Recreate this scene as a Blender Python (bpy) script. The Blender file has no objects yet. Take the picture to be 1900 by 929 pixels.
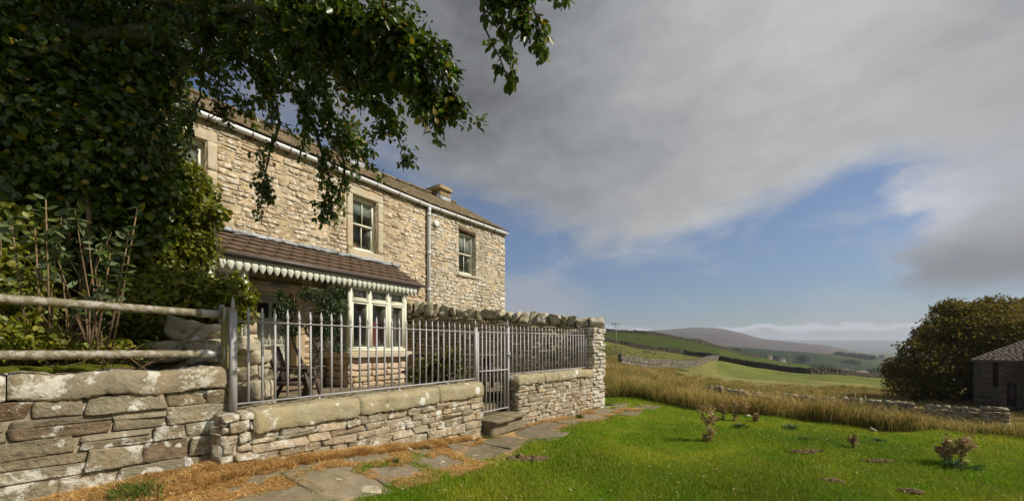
import bpy, math, random
import numpy as np
from mathutils import Matrix, Vector
RS = np.random.RandomState(7)
random.seed(5)
SC = bpy.context.scene
COL = SC.collection
R = math.radians

# ------------------------------------------------------------------ camera, sky, sun, exposure
F, CX, HY, EYE = 760.0, 950.0, 642.0, 1.65        # focal length / principal point / horizon of the 1900 px photograph; eye height in m
cam = bpy.data.cameras.new('camera'); camo = bpy.data.objects.new('camera', cam); COL.objects.link(camo)
camo.location = (0, 0, EYE); camo.rotation_euler = (R(90), 0, 0)
cam.sensor_width = 36; cam.lens = 36 * F / 1900; cam.shift_y = (HY - 464.5) / 1900
cam.clip_start = 0.05; cam.clip_end = 60000
SC.camera = camo
SUN_AZ, SUN_EL = R(102), R(41)                    # azimuth clockwise from +Y (straight ahead): behind the camera on the right
SUN_DIR = Vector((math.sin(SUN_AZ) * math.cos(SUN_EL), math.cos(SUN_AZ) * math.cos(SUN_EL), math.sin(SUN_EL)))
sl = bpy.data.lights.new('sun', 'SUN'); sl.energy = 4.3; sl.angle = R(0.53); sl.color = (1.0, 0.93, 0.80)
so = bpy.data.objects.new('sun', sl); COL.objects.link(so)
so.rotation_euler = SUN_DIR.to_track_quat('Z', 'Y').to_euler(); so.location = (30, -10, 40)
SC.view_settings.view_transform = 'Standard'; SC.view_settings.look = 'None'
SC.view_settings.exposure = 0.25; SC.view_settings.gamma = 1.0; SC.view_settings.use_curve_mapping = False
SC.cycles.use_denoising = True
SC.cycles.max_bounces = 6; SC.cycles.transparent_max_bounces = 12; SC.cycles.volume_bounces = 0
SC.cycles.sample_clamp_indirect = 4

class NT:
    """small helper for node trees"""
    def __init__(s, tree): s.t = tree; s.t.nodes.clear()
    def n(s, typ, inp=None, **kw):
        nd = s.t.nodes.new('ShaderNode' + typ)
        for k, v in kw.items(): setattr(nd, k, v)
        for k, v in (inp or {}).items():
            sock = nd.inputs[k]
            if isinstance(v, bpy.types.NodeSocket): s.t.links.new(v, sock)
            elif isinstance(v, tuple) and len(v) == 3 and sock.type == 'RGBA': sock.default_value = (*v, 1)
            else: sock.default_value = v
        return nd
    def link(s, a, b): s.t.links.new(a, b)
    def m(s, op, a, b=0.0, c=0.0, clamp=False):
        nd = s.t.nodes.new('ShaderNodeMath'); nd.operation = op; nd.use_clamp = clamp
        for i, v in enumerate((a, b, c)):
            if isinstance(v, bpy.types.NodeSocket): s.t.links.new(v, nd.inputs[i])
            else: nd.inputs[i].default_value = v
        return nd.outputs[0]
    def ramp(s, fac, stops, interp='LINEAR'):
        nd = s.t.nodes.new('ShaderNodeValToRGB'); cr = nd.color_ramp; cr.interpolation = interp
        while len(cr.elements) < len(stops): cr.elements.new(0.5)
        while len(cr.elements) > len(stops): cr.elements.remove(cr.elements[-1])
        for e, (p, c) in zip(cr.elements, stops):
            e.position = p; e.color = (*c, 1) if isinstance(c, tuple) else (c, c, c, 1)
        s.t.links.new(fac, nd.inputs[0]); return nd.outputs[0]
    def mix(s, fac, a, b, blend='MIX'):
        nd = s.t.nodes.new('ShaderNodeMix'); nd.data_type = 'RGBA'; nd.blend_type = blend
        for sock, v in ((nd.inputs[0], fac), (nd.inputs[6], a), (nd.inputs[7], b)):
            if isinstance(v, bpy.types.NodeSocket): s.t.links.new(v, sock)
            elif isinstance(v, tuple): sock.default_value = (*v, 1)
            else: sock.default_value = v
        return nd.outputs[2]
    def smooth(s, x, lo, hi):
        nd = s.t.nodes.new('ShaderNodeMapRange'); nd.interpolation_type = 'SMOOTHSTEP'
        s.t.links.new(x, nd.inputs[0]); nd.inputs[1].default_value = lo; nd.inputs[2].default_value = hi
        return nd.outputs[0]
    def noise(s, vec, scale, detail=4, rough=0.55, dist=0.0):
        return s.n('TexNoise', {'Vector': vec, 'Scale': scale, 'Detail': detail, 'Roughness': rough, 'Distortion': dist}).outputs[0]

def build_world():
    w = bpy.data.worlds.new('World'); SC.world = w; w.use_nodes = True
    T = NT(w.node_tree)
    sky = T.n('TexSky', sky_type='NISHITA', sun_disc=False, sun_elevation=SUN_EL, sun_rotation=SUN_AZ,
              altitude=300, air_density=1.0, dust_density=1.3, ozone_density=1.2).outputs[0]
    dirn = T.n('TexCoord').outputs['Generated']
    sp = T.n('SeparateXYZ', {0: dirn}); x, y, z = sp.outputs
    az = T.m('MULTIPLY', T.m('ARCTAN2', x, y), 57.2958)
    el = T.m('MULTIPLY', T.m('ARCSINE', z), 57.2958)
    # stretched coordinates so that low clouds lie flat
    vec = T.n('CombineXYZ', {0: T.m('MULTIPLY', az, 0.045), 1: T.m('MULTIPLY', el, 0.10), 2: 0.37}).outputs[0]
    n1 = T.noise(vec, 1.5, 7, 0.55, 0.3)
    vec2 = T.n('CombineXYZ', {0: T.m('MULTIPLY', az, 0.045), 1: T.m('MULTIPLY', el, 0.085), 2: 4.1}).outputs[0]
    n2 = T.noise(vec2, 0.8, 5, 0.5, 0.4)
    n3 = T.noise(vec2, 4.0, 8, 0.6, 0.3)
    # lower edge of the great grey bank, as elevation over azimuth
    fc = T.n('FloatCurve', {'Value': T.m('MULTIPLY_ADD', az, 1 / 120, 0.5)})
    cu = fc.mapping.curves[0]
    pts = [(-60, 30), (-40, 28), (-18, 23.0), (-5, 17.8), (4, 15.0), (14.7, 12.6), (24.7, 12.8), (33.3, 15.6), (38.8, 17.6), (42, 17.0), (47, 14.5), (54, 13.0)]
    while len(cu.points) < len(pts): cu.points.new(0.5, 0.5)
    for p, (a, b) in zip(cu.points, pts): p.location = (a / 120 + 0.5, b / 40)
    fc.mapping.update()
    edge = T.m('MULTIPLY', fc.outputs[0], 40)
    dlt = T.m('ADD', T.m('SUBTRACT', el, edge), T.m('MULTIPLY', T.m('SUBTRACT', n1, 0.5), 15.0))
    dlt = T.m('ADD', dlt, T.m('MULTIPLY', T.m('SUBTRACT', n3, 0.5), 4.0))
    bank = T.smooth(dlt, -2.6, 5.2)
    # grey value of the bank: dark on the left, bright towards the upper right
    g = T.m('ADD', T.m('MULTIPLY', T.smooth(az, -10, 38), 0.245), 0.16)
    g = T.m('ADD', g, T.m('MULTIPLY', T.m('SUBTRACT', n2, 0.5), 0.26))
    g = T.m('SUBTRACT', g, T.m('MULTIPLY', T.smooth(az, 38, 54), 0.06))
    g = T.m('ADD', g, T.m('MULTIPLY', T.m('SUBTRACT', n3, 0.5), 0.17))
    g = T.m('ADD', g, T.m('MULTIPLY', T.smooth(dlt, 7.0, 1.0), 0.07))
    g = T.m('MAXIMUM', g, 0.10)
    gcol = T.mix(T.smooth(g, 0.2, 0.45), (1.0, 1.035, 1.10), (1.0, 1.0, 0.985))
    bankc = T.mix(1.0, gcol, T.n('CombineXYZ', {0: g, 1: g, 2: g}).outputs[0], 'MULTIPLY')
    # cumulus on the right
    def blob(ca, ce, ra, re, soft, namp, nn):
        a = T.m('DIVIDE', T.m('SUBTRACT', az, ca), ra); e = T.m('DIVIDE', T.m('SUBTRACT', el, ce), re)
        dd = T.m('SQRT', T.m('ADD', T.m('MULTIPLY', a, a), T.m('MULTIPLY', e, e)))
        dd = T.m('ADD', dd, T.m('MULTIPLY', T.m('SUBTRACT', nn, 0.5), namp))
        return T.smooth(dd, 1.0 + soft, 1.0 - soft)
    c2 = T.m('MULTIPLY', T.smooth(T.m('ADD', az, T.m('MULTIPLY', T.m('SUBTRACT', n3, 0.5), 12.0)), 42.0, 46.6), T.smooth(T.m('ADD', el, T.m('MULTIPLY', T.m('SUBTRACT', n1, 0.5), 5.0)), 4.4, 7.2))
    c2 = T.m('MULTIPLY', c2, T.smooth(T.m('ADD', el, T.m('MULTIPLY', T.m('SUBTRACT', n1, 0.5), 8.0)), 22.0, 13.5))
    g2 = T.m('ADD', T.m('MULTIPLY', T.smooth(el, 6.5, 13.5), 0.17), 0.185)
    g2 = T.m('SUBTRACT', T.m('ADD', g2, T.m('MULTIPLY', T.m('SUBTRACT', n3, 0.5), 0.12)), T.m('MULTIPLY', T.smooth(el, 15, 24), 0.02))
    azn = T.m('ADD', az, T.m('MULTIPLY', T.m('SUBTRACT', n1, 0.5), 24.0))
    g2 = T.m('ADD', g2, T.m('MULTIPLY', T.m('MULTIPLY', T.smooth(azn, 51, 43), T.m('MULTIPLY', T.smooth(el, 9, 12), T.smooth(el, 19, 15))), 0.10))
    c2c = T.n('CombineXYZ', {0: g2, 1: T.m('MULTIPLY', g2, 1.02), 2: T.m('MULTIPLY', g2, 1.11)}).outputs[0]
    c3 = blob(2, 5.0, 9.0, 5.6, 0.30, 1.2, n1)
    vec3 = T.n('CombineXYZ', {0: T.m('MULTIPLY', az, 0.05), 1: T.m('MULTIPLY', el, 0.14), 2: 7.7}).outputs[0]
    n4 = T.noise(vec3, 3.2, 7, 0.58, 0.2)
    n5 = T.noise(T.n('CombineXYZ', {0: T.m('MULTIPLY', az, 0.05), 1: 0.0, 2: 2.2}).outputs[0], 2.6, 2, 0.5)
    topd = T.m('SUBTRACT', T.m('ADD', T.m('ADD', 2.9, T.m('MULTIPLY', T.m('SUBTRACT', n4, 0.5), 5.5)), T.m('MULTIPLY', T.m('SUBTRACT', n5, 0.5), 2.4)), el)
    c4 = T.m('MULTIPLY', T.m('MULTIPLY', T.smooth(topd, -0.15, 0.9), T.m('MULTIPLY', T.smooth(az, 8, 15), T.smooth(az, 58, 46))), 0.92)
    g4 = T.m('ADD', T.m('MULTIPLY', T.smooth(topd, 2.0, 0.2), 0.34), 0.29)
    c4c = T.n('CombineXYZ', {0: g4, 1: g4, 2: T.m('MULTIPLY', g4, 1.10)}).outputs[0]
    ST = 0.10
    def sc(c): return T.mix(1.0, c, (1 / ST, 1 / ST, 1 / ST), 'MULTIPLY')
    def big(c):
        nd = T.n('VectorMath', {0: c}, operation='SCALE'); nd.inputs['Scale'].default_value = 1 / ST
        return nd.outputs[0]
    # the blue itself, deeper than the raw model near the horizon
    skyc = T.mix(1.0, sky, T.mix(T.smooth(el, 1.0, 16.0), (0.50, 0.56, 0.66), (0.62, 0.68, 0.78)), 'MULTIPLY')
    veil = T.m('MULTIPLY', T.smooth(T.noise(vec2, 2.3, 8, 0.62, 0.6), 0.50, 0.78), 0.55)
    skyc = T.mix(veil, skyc, big(T.n('CombineXYZ', {0: 0.36, 1: 0.38, 2: 0.43}).outputs[0]))
    col = T.mix(T.m('MULTIPLY', c3, 0.75), skyc, big(T.n('CombineXYZ', {0: 0.30, 1: 0.31, 2: 0.36}).outputs[0]))
    col = T.mix(c4, col, big(c4c))
    col = T.mix(bank, col, big(bankc))
    col = T.mix(c2, col, big(c2c))
    bg = T.n('Background', {'Color': col, 'Strength': ST})
    out = T.n('OutputWorld'); T.link(bg.outputs[0], out.inputs[0])
build_world()

# ------------------------------------------------------------------ mesh helpers
class Fr:
    """a level frame: u along a direction, w to its left, z up"""
    def __init__(s, ox, oy, dx, dy):
        l = math.hypot(dx, dy); s.o = np.array([ox, oy]); s.d = np.array([dx, dy]) / l; s.n = np.array([-s.d[1], s.d[0]])
        s.ang = math.atan2(s.d[1], s.d[0])
    def arr(s, A):
        A = np.asarray(A, float); out = np.empty_like(A)
        out[..., :2] = s.o + A[..., 0:1] * s.d + A[..., 1:2] * s.n; out[..., 2] = A[..., 2]; return out
    def p(s, u, w, z): return Vector(s.arr([u, w, z]))
    def inv(s, X, Y):
        q = np.stack([np.asarray(X, float) - s.o[0], np.asarray(Y, float) - s.o[1]], -1); return q @ s.d, q @ s.n
WORLD = Fr(0, 0, 1, 0)
FA = Fr(0, 0, 0.5419, 0.8405)                      # railing and main front of the house (u away from the camera, w towards the house)
FB = Fr(-2.73, 13.56, 0.6074, 0.7944)              # right-hand part of the house
RW = 4.646                                         # the railing line
FH = 9.64                                          # the house front
_r0 = FA.p(7.04, RW, 0)
FR = Fr(_r0.x, _r0.y, 2.09, 2.58)                  # far railing and its wall
FW = Fr(2.30, 11.25, -5.6, 1.35)                   # tall dry stone wall, from its end pillar back to the house (w towards the camera)
FL = Fr(-2.90, 4.18, -0.679, -0.734)               # near wall on the left, running towards the camera (w towards the lawn)

def wp(px, py, Y): return Vector(((px - CX) / F * Y, Y, EYE - (py - HY) / F * Y))

class MB:
    def __init__(s): s.V = []; s.Fs = []; s.nv = 0; s.C = []
    def add(s, V, faces, col=None):
        V = np.asarray(V, float).reshape(-1, 3)
        if isinstance(faces, np.ndarray): s.Fs.append(faces + s.nv)
        else:
            by = {}
            for f in faces: by.setdefault(len(f), []).append(f)
            for k, fs in by.items(): s.Fs.append(np.array(fs) + s.nv)
        s.V.append(V); s.nv += len(V)
        if col is not None: s.C.append(np.broadcast_to(np.asarray(col, float), (len(V), 3)))
        return s
    BOXF = [(0, 3, 2, 1), (4, 5, 6, 7), (0, 1, 5, 4), (1, 2, 6, 5), (2, 3, 7, 6), (3, 0, 4, 7)]
    def box(s, u0, u1, w0, w1, z0, z1, fr=WORLD):
        return s.add(fr.arr([(u0, w0, z0), (u1, w0, z0), (u1, w1, z0), (u0, w1, z0), (u0, w0, z1), (u1, w0, z1), (u1, w1, z1), (u0, w1, z1)]), s.BOXF)
    def obox(s, c, size, M):
        h = np.array(size) / 2
        q = np.array([(-1, -1, -1), (1, -1, -1), (1, 1, -1), (-1, 1, -1), (-1, -1, 1), (1, -1, 1), (1, 1, 1), (-1, 1, 1)]) * h
        return s.add(q @ np.array(M.to_3x3()).T + np.array(c), s.BOXF)
    def bar(s, a, b, wd, th, up=(0, 0, 1)):
        a, b = Vector(a), Vector(b); x = (b - a).normalized(); y = Vector(up).cross(x)
        if y.length < 1e-4: y = Vector((0, 1, 0)).cross(x)
        y.normalize(); z = x.cross(y)
        M = Matrix((x, y, z)).transposed()
        return s.obox((a + b) / 2, ((b - a).length, wd, th), M)
    def tube(s, pts, r, seg=8, cap=True):
        P = [Vector(p) for p in pts]; n = len(P); rr = list(r) if hasattr(r, '__len__') else [r] * n
        ref = Vector((0.13, 0.31, 0.94)); V = []
        for i in range(n):
            t = (P[min(i + 1, n - 1)] - P[max(i - 1, 0)])
            t = t.normalized() if t.length > 1e-9 else Vector((0, 0, 1))
            a = t.cross(ref)
            if a.length < 0.05: a = t.cross(Vector((1, 0, 0)))
            a.normalize(); b = t.cross(a); ref = b.cross(t) if False else ref
            for k in range(seg):
                q = 2 * math.pi * k / seg
                V.append(P[i] + (a * math.cos(q) + b * math.sin(q)) * rr[i])
        fs = []
        for i in range(n - 1):
            for k in range(seg):
                k2 = (k + 1) % seg
                fs.append((i * seg + k, i * seg + k2, (i + 1) * seg + k2, (i + 1) * seg + k))
        if cap: fs.append(tuple(range(seg))[::-1]); fs.append(tuple((n - 1) * seg + k for k in range(seg)))
        return s.add([tuple(v) for v in V], fs)
    def prism(s, poly, w0, w1, fr=WORLD):
        """polygon in the (u,z) plane pushed from w0 to w1"""
        n = len(poly)
        V = [(u, w0, z) for u, z in poly] + [(u, w1, z) for u, z in poly]
        fs = [tuple(range(n)), tuple(range(2 * n - 1, n - 1, -1))] + [(i, i + n, (i + 1) % n + n, (i + 1) % n) for i in range(n)]
        return s.add(fr.arr(V), fs)
    def slab(s, poly, z0, z1):
        """polygon in plan (world) pushed from z0 to z1"""
        n = len(poly)
        V = [(x, y, z0) for x, y in poly] + [(x, y, z1) for x, y in poly]
        fs = [tuple(range(n)), tuple(range(2 * n - 1, n - 1, -1))] + [(i, (i + 1) % n, (i + 1) % n + n, i + n) for i in range(n)]
        return s.add(V, fs)
    def lathe(s, c, prof, seg=12):
        V = []; n = len(prof)
        for r, z in prof:
            for k in range(seg):
                q = 2 * math.pi * k / seg; V.append((c[0] + r * math.cos(q), c[1] + r * math.sin(q), c[2] + z))
        fs = [(i * seg + k, i * seg + (k + 1) % seg, (i + 1) * seg + (k + 1) % seg, (i + 1) * seg + k) for i in range(n - 1) for k in range(seg)]
        fs += [tuple(range(seg))[::-1], tuple((n - 1) * seg + k for k in range(seg))]
        return s.add(V, fs)

def make_mesh(name, mb, M=None, smooth=False):
    V = np.concatenate(mb.V)
    if M is not None:
        A = np.array(M); V = V @ A[:3, :3].T + A[:3, 3]
    me = bpy.data.meshes.new(name)
    me.vertices.add(len(V)); me.vertices.foreach_set('co', V.astype(np.float32).ravel())
    tot = sum(f.size for f in mb.Fs); npol = sum(len(f) for f in mb.Fs)
    li = np.concatenate([f.ravel() for f in mb.Fs]).astype(np.int32)
    cnt = np.concatenate([np.full(len(f), f.shape[1]) for f in mb.Fs])
    st = np.concatenate([[0], np.cumsum(cnt)[:-1]]).astype(np.int32)
    me.loops.add(tot); me.loops.foreach_set('vertex_index', li)
    me.polygons.add(npol); me.polygons.foreach_set('loop_start', st)
    try: me.polygons.foreach_set('loop_total', cnt.astype(np.int32))
    except Exception: pass
    if smooth: me.polygons.foreach_set('use_smooth', np.ones(npol, bool))
    me.update(calc_edges=True)
    if mb.C:
        C = np.concatenate(mb.C); at = me.attributes.new('Col', 'FLOAT_COLOR', 'POINT')
        at.data.foreach_set('color', np.concatenate([C, np.ones((len(C), 1))], 1).astype(np.float32).ravel())
    me.validate()
    return me
WM = {}
def tag(o, label=None, cat=None, group=None, kind=None):
    if label: o['label'] = label
    if cat: o['category'] = cat
    if group: o['group'] = group
    if kind: o['kind'] = kind
    return o
def thing(name, label, cat, loc, ang=0.0, group=None):
    o = bpy.data.objects.new(name, None); COL.objects.link(o); o.empty_display_size = 0.2
    o.location = loc; o.rotation_euler = (0, 0, ang)
    WM[o.name] = Matrix.Translation(Vector(loc)) @ Matrix.Rotation(ang, 4, 'Z')
    return tag(o, label, cat, group)
def part(name, mb, m, parent=None, smooth=False, label=None):
    """mesh authored in world coordinates; stored in its parent's frame"""
    if parent is not None:
        W = WM[parent.name]; me = make_mesh(name, mb, W.inverted(), smooth)
    else:
        V = np.concatenate(mb.V); base = Vector((V[:, 0].mean(), V[:, 1].mean(), V[:, 2].min()))
        W = Matrix.Translation(base); me = make_mesh(name, mb, W.inverted(), smooth)
    me.materials.append(m)
    o = bpy.data.objects.new(name, me); COL.objects.link(o)
    if parent is not None: o.parent = parent
    else: o.location = W.translation
    WM[o.name] = W
    if label: o['label'] = label
    return o
def struct(name, mb, m, smooth=False, kind='structure'):
    return tag(part(name, mb, m, None, smooth), kind=kind)
def inst(name, me, parent, loc, rot=(0, 0, 0)):
    o = bpy.data.objects.new(name, me); COL.objects.link(o); o.parent = parent; o.location = loc; o.rotation_euler = rot
    return o

# rounded irregular stones, many at once
def _tmpl(n):
    V = []; idx = {}; Fq = []
    def vid(p):
        k = tuple(np.round(p, 5))
        if k not in idx: idx[k] = len(V); V.append(p)
        return idx[k]
    g = np.linspace(-1, 1, n + 1)
    for ax in range(3):
        for sgn in (-1, 1):
            for i in range(n):
                for j in range(n):
                    q = []
                    for a, b in ((i, j), (i + 1, j), (i + 1, j + 1), (i, j + 1)):
                        p = [0, 0, 0]; p[ax] = sgn; p[(ax + 1) % 3] = g[a]; p[(ax + 2) % 3] = g[b]; q.append(vid(p))
                    Fq.append(q if sgn > 0 else q[::-1])
    return np.array(V, float), np.array(Fq)
_T = {}
def stones(mb, C, H, fr=WORLD, n=4, rnd=0.35, jit=0.10, rough=0.02, rot=0.03, rs=RS, col=None):
    """C centres, H half sizes (N,3) in the frame; rnd rounds the edges, jit warps the corners, rough roughens"""
    if n not in _T: _T[n] = _tmpl(n)
    T, Q = _T[n]
    C = np.asarray(C, float); H = np.asarray(H, float); N = len(C); M = len(T)
    if N == 0: return
    pw = 4.0
    nr = (np.abs(T) ** pw).sum(1) ** (1 / pw)
    Ts = T / nr[:, None]
    P0 = T * (1 - rnd) + Ts * rnd
    # an even rounding radius in metres rather than a relative one on long blocks
    P = np.broadcast_to(P0, (N, M, 3)).copy()
    cj = rs.normal(0, jit, (N, 8, 3))
    wts = np.stack([np.prod([(1 + sx * T[:, 0]) / 2, (1 + sy * T[:, 1]) / 2, (1 + sz * T[:, 2]) / 2], axis=0)
                    for sx in (-1, 1) for sy in (-1, 1) for sz in (-1, 1)], 1)
    P = P + np.einsum('mk,nkc->nmc', wts, cj)
    mn = H.min(1)[:, None, None]
    P = P * H[:, None, :] + rs.normal(0, 1, (N, M, 3)) * rough * mn
    # low frequency lumps
    ph = rs.uniform(0, 6.28, (N, 1, 3)); fq = rs.uniform(1.5, 3.5, (N, 1, 3))
    P = P + np.sin(T[None] [:, :, [1, 2, 0]] * fq + ph) * mn * jit * 0.6
    a = rs.normal(0, rot, (N, 3))
    ca, sa = np.cos(a), np.sin(a)
    for ax, (i, j) in enumerate(((1, 2), (2, 0), (0, 1))):
        pi, pj = P[:, :, i].copy(), P[:, :, j].copy()
        P[:, :, i] = pi * ca[:, ax:ax + 1] - pj * sa[:, ax:ax + 1]; P[:, :, j] = pi * sa[:, ax:ax + 1] + pj * ca[:, ax:ax + 1]
    P = P + C[:, None, :]
    V = fr.arr(P.reshape(-1, 3))
    Fq = (Q[None] + (np.arange(N) * M)[:, None, None]).reshape(-1, 4)
    mb.add(V, Fq, col)

def courses(u0, u1, z0, z1, hm, lm, rs, gap=0.012, holes=(), hv=0.3, lv=0.5, split=0.12):
    """courses of stones in the (u,z) plane -> list of (u, z, half length, half height); holes are (u0,u1,z0,z1)"""
    out = []; z = z0
    while z < z1 - 0.02:
        h = min(hm * rs.uniform(1 - hv, 1 + hv), z1 - z)
        if z1 - z - h < hm * 0.4: h = z1 - z
        zc = z + h / 2
        iv = [(u0, u1)]
        for (a, b, c, d) in holes:
            if c - 0.02 < zc < d + 0.02:
                nv = []
                for s, e in iv:
                    if b <= s or a >= e: nv.append((s, e)); continue
                    if a > s: nv.append((s, a))
                    if b < e: nv.append((b, e))
                iv = nv
        for s, e in iv:
            u = s - (rs.uniform(0, lm * 0.5) if s == u0 else 0)
            while u < e - 0.03:
                l = lm * rs.uniform(1 - lv, 1 + lv)
                if u + l > e - lm * 0.3: l = e - u
                a, b = max(u, s), u + l
                if rs.rand() < split and h > 0.09:
                    k = rs.uniform(0.35, 0.65)
                    out.append(((a + b) / 2, z + h * k / 2, (b - a) / 2 - gap / 2, h * k / 2 - gap / 2))
                    out.append(((a + b) / 2, z + h * k + h * (1 - k) / 2, (b - a) / 2 - gap / 2, h * (1 - k) / 2 - gap / 2))
                else:
                    out.append(((a + b) / 2, zc, (b - a) / 2 - gap / 2, h / 2 - gap / 2))
                u += l
        z += h
    return np.array(out)
def wall_stones(mb, fr, S, wface, depth, rs, proud=0.015, side=-1, **kw):
    """stones of one face; side -1: the face looks to -w"""
    S = S[(S[:, 2] > 0.01) & (S[:, 3] > 0.008)]
    N = len(S); pr = rs.uniform(-0.4, 1, N) * proud
    C = np.stack([S[:, 0], wface - side * (depth / 2) + side * pr, S[:, 1]], 1)
    H = np.stack([S[:, 2], np.full(N, depth / 2), S[:, 3]], 1)
    stones(mb, C, H, fr, rs=rs, **kw)

# leaves and blades, many at once
def unit(A): return A / np.maximum(np.linalg.norm(A, axis=-1, keepdims=True), 1e-9)
def rvec(n, rs=RS): return unit(rs.normal(0, 1, (n, 3)))
def leaves(mb, P, D, Nn, L, W, fold=0.25, simple=False):
    D = unit(D); S = unit(np.cross(D, Nn)); Nn = np.cross(S, D)
    L = np.asarray(L)[:, None] if np.ndim(L) else L; W = np.asarray(W)[:, None] if np.ndim(W) else W
    if simple:
        q = [(0, 0, 0), (0.5, 0.5, fold), (1, 0, 0), (0.5, -0.5, fold)]; fs = [(0, 1, 2, 3)]
    else:
        q = [(0, 0, 0), (0.28, 0.46, fold), (0.68, 0.42, fold * 0.9), (1, 0, -0.15), (0.68, -0.42, fold * 0.9), (0.28, -0.46, fold)]; fs = [(0, 1, 2, 3), (0, 3, 4, 5)]
    V = np.stack([P + D * L * a + S * W * b + Nn * W * c * 0.5 for a, b, c in q], 1)
    k = len(q); n = len(P)
    Fq = (np.array(fs)[None] + (np.arange(n) * k)[:, None, None]).reshape(-1, 4)
    mb.add(V.reshape(-1, 3), Fq)
def blades(mb, P, H, W, bend, rs=RS, two=True, col0=None, col1=None):
    n = len(P); a = rs.uniform(0, 2 * math.pi, n); S = np.stack([np.cos(a), np.sin(a), 0 * a], 1)
    b = rs.uniform(0, 2 * math.pi, n); B = np.stack([np.cos(b), np.sin(b), 0 * b], 1) * (rs.uniform(0.1, 1, n) * bend * H)[:, None]
    H = H[:, None]; W = (W if np.ndim(W) else np.full(n, W))[:, None]; Z = np.array([0, 0, 1.0])
    if two:
        V = np.stack([P - S * W / 2, P + S * W / 2, P + Z * H * 0.55 + B * 0.3 + S * W * 0.4, P + Z * H * 0.55 + B * 0.3 - S * W * 0.4, P + Z * H * (1 - 0.25 * bend) + B], 1)
        i = (np.arange(n) * 5)[:, None]
        mbF = [np.array([[0, 1, 2, 3]]) + i, np.array([[3, 2, 4]]) + i]; k = 5; tt = np.array([0, 0, .55, .55, 1.0])
    else:
        V = np.stack([P - S * W / 2, P + S * W / 2, P + Z * H + B], 1); i = (np.arange(n) * 3)[:, None]
        mbF = [np.array([[0, 1, 2]]) + i]; k = 3; tt = np.array([0, 0, 1.0])
    mb.V.append(V.reshape(-1, 3))
    for f in mbF: mb.Fs.append(f + mb.nv)
    mb.nv += n * k
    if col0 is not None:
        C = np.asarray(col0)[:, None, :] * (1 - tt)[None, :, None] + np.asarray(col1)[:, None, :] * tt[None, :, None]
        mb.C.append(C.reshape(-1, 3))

# ------------------------------------------------------------------ materials
MATS = {}
def new_mat(name):
    m = bpy.data.materials.new(name); m.use_nodes = True; T = NT(m.node_tree)
    T.out = T.n('OutputMaterial'); T.geo = T.n('NewGeometry'); T.pos = T.geo.outputs['Position']; T.rnd = T.geo.outputs['Random Per Island']
    MATS[name] = m
    return m, T
def finish(T, col, rough=0.8, bump=None, bstr=0.3, bdist=0.02, spec=0.3, metal=0.0, trans=None):
    b = T.n('BsdfPrincipled', {'Base Color': col, 'Roughness': rough, 'Metallic': metal, 'Specular IOR Level': spec})
    if bump is not None:
        bn = T.n('Bump', {'Height': bump, 'Strength': bstr, 'Distance': bdist}); T.link(bn.outputs[0], b.inputs['Normal'])
    sh = b.outputs[0]
    if trans is not None:
        tr = T.n('BsdfTranslucent', {'Color': trans[0]}); mx = T.n('MixShader', {0: trans[1]}); T.link(sh, mx.inputs[1]); T.link(tr.outputs[0], mx.inputs[2]); sh = mx.outputs[0]
    T.link(sh, T.out.inputs[0])

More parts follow.
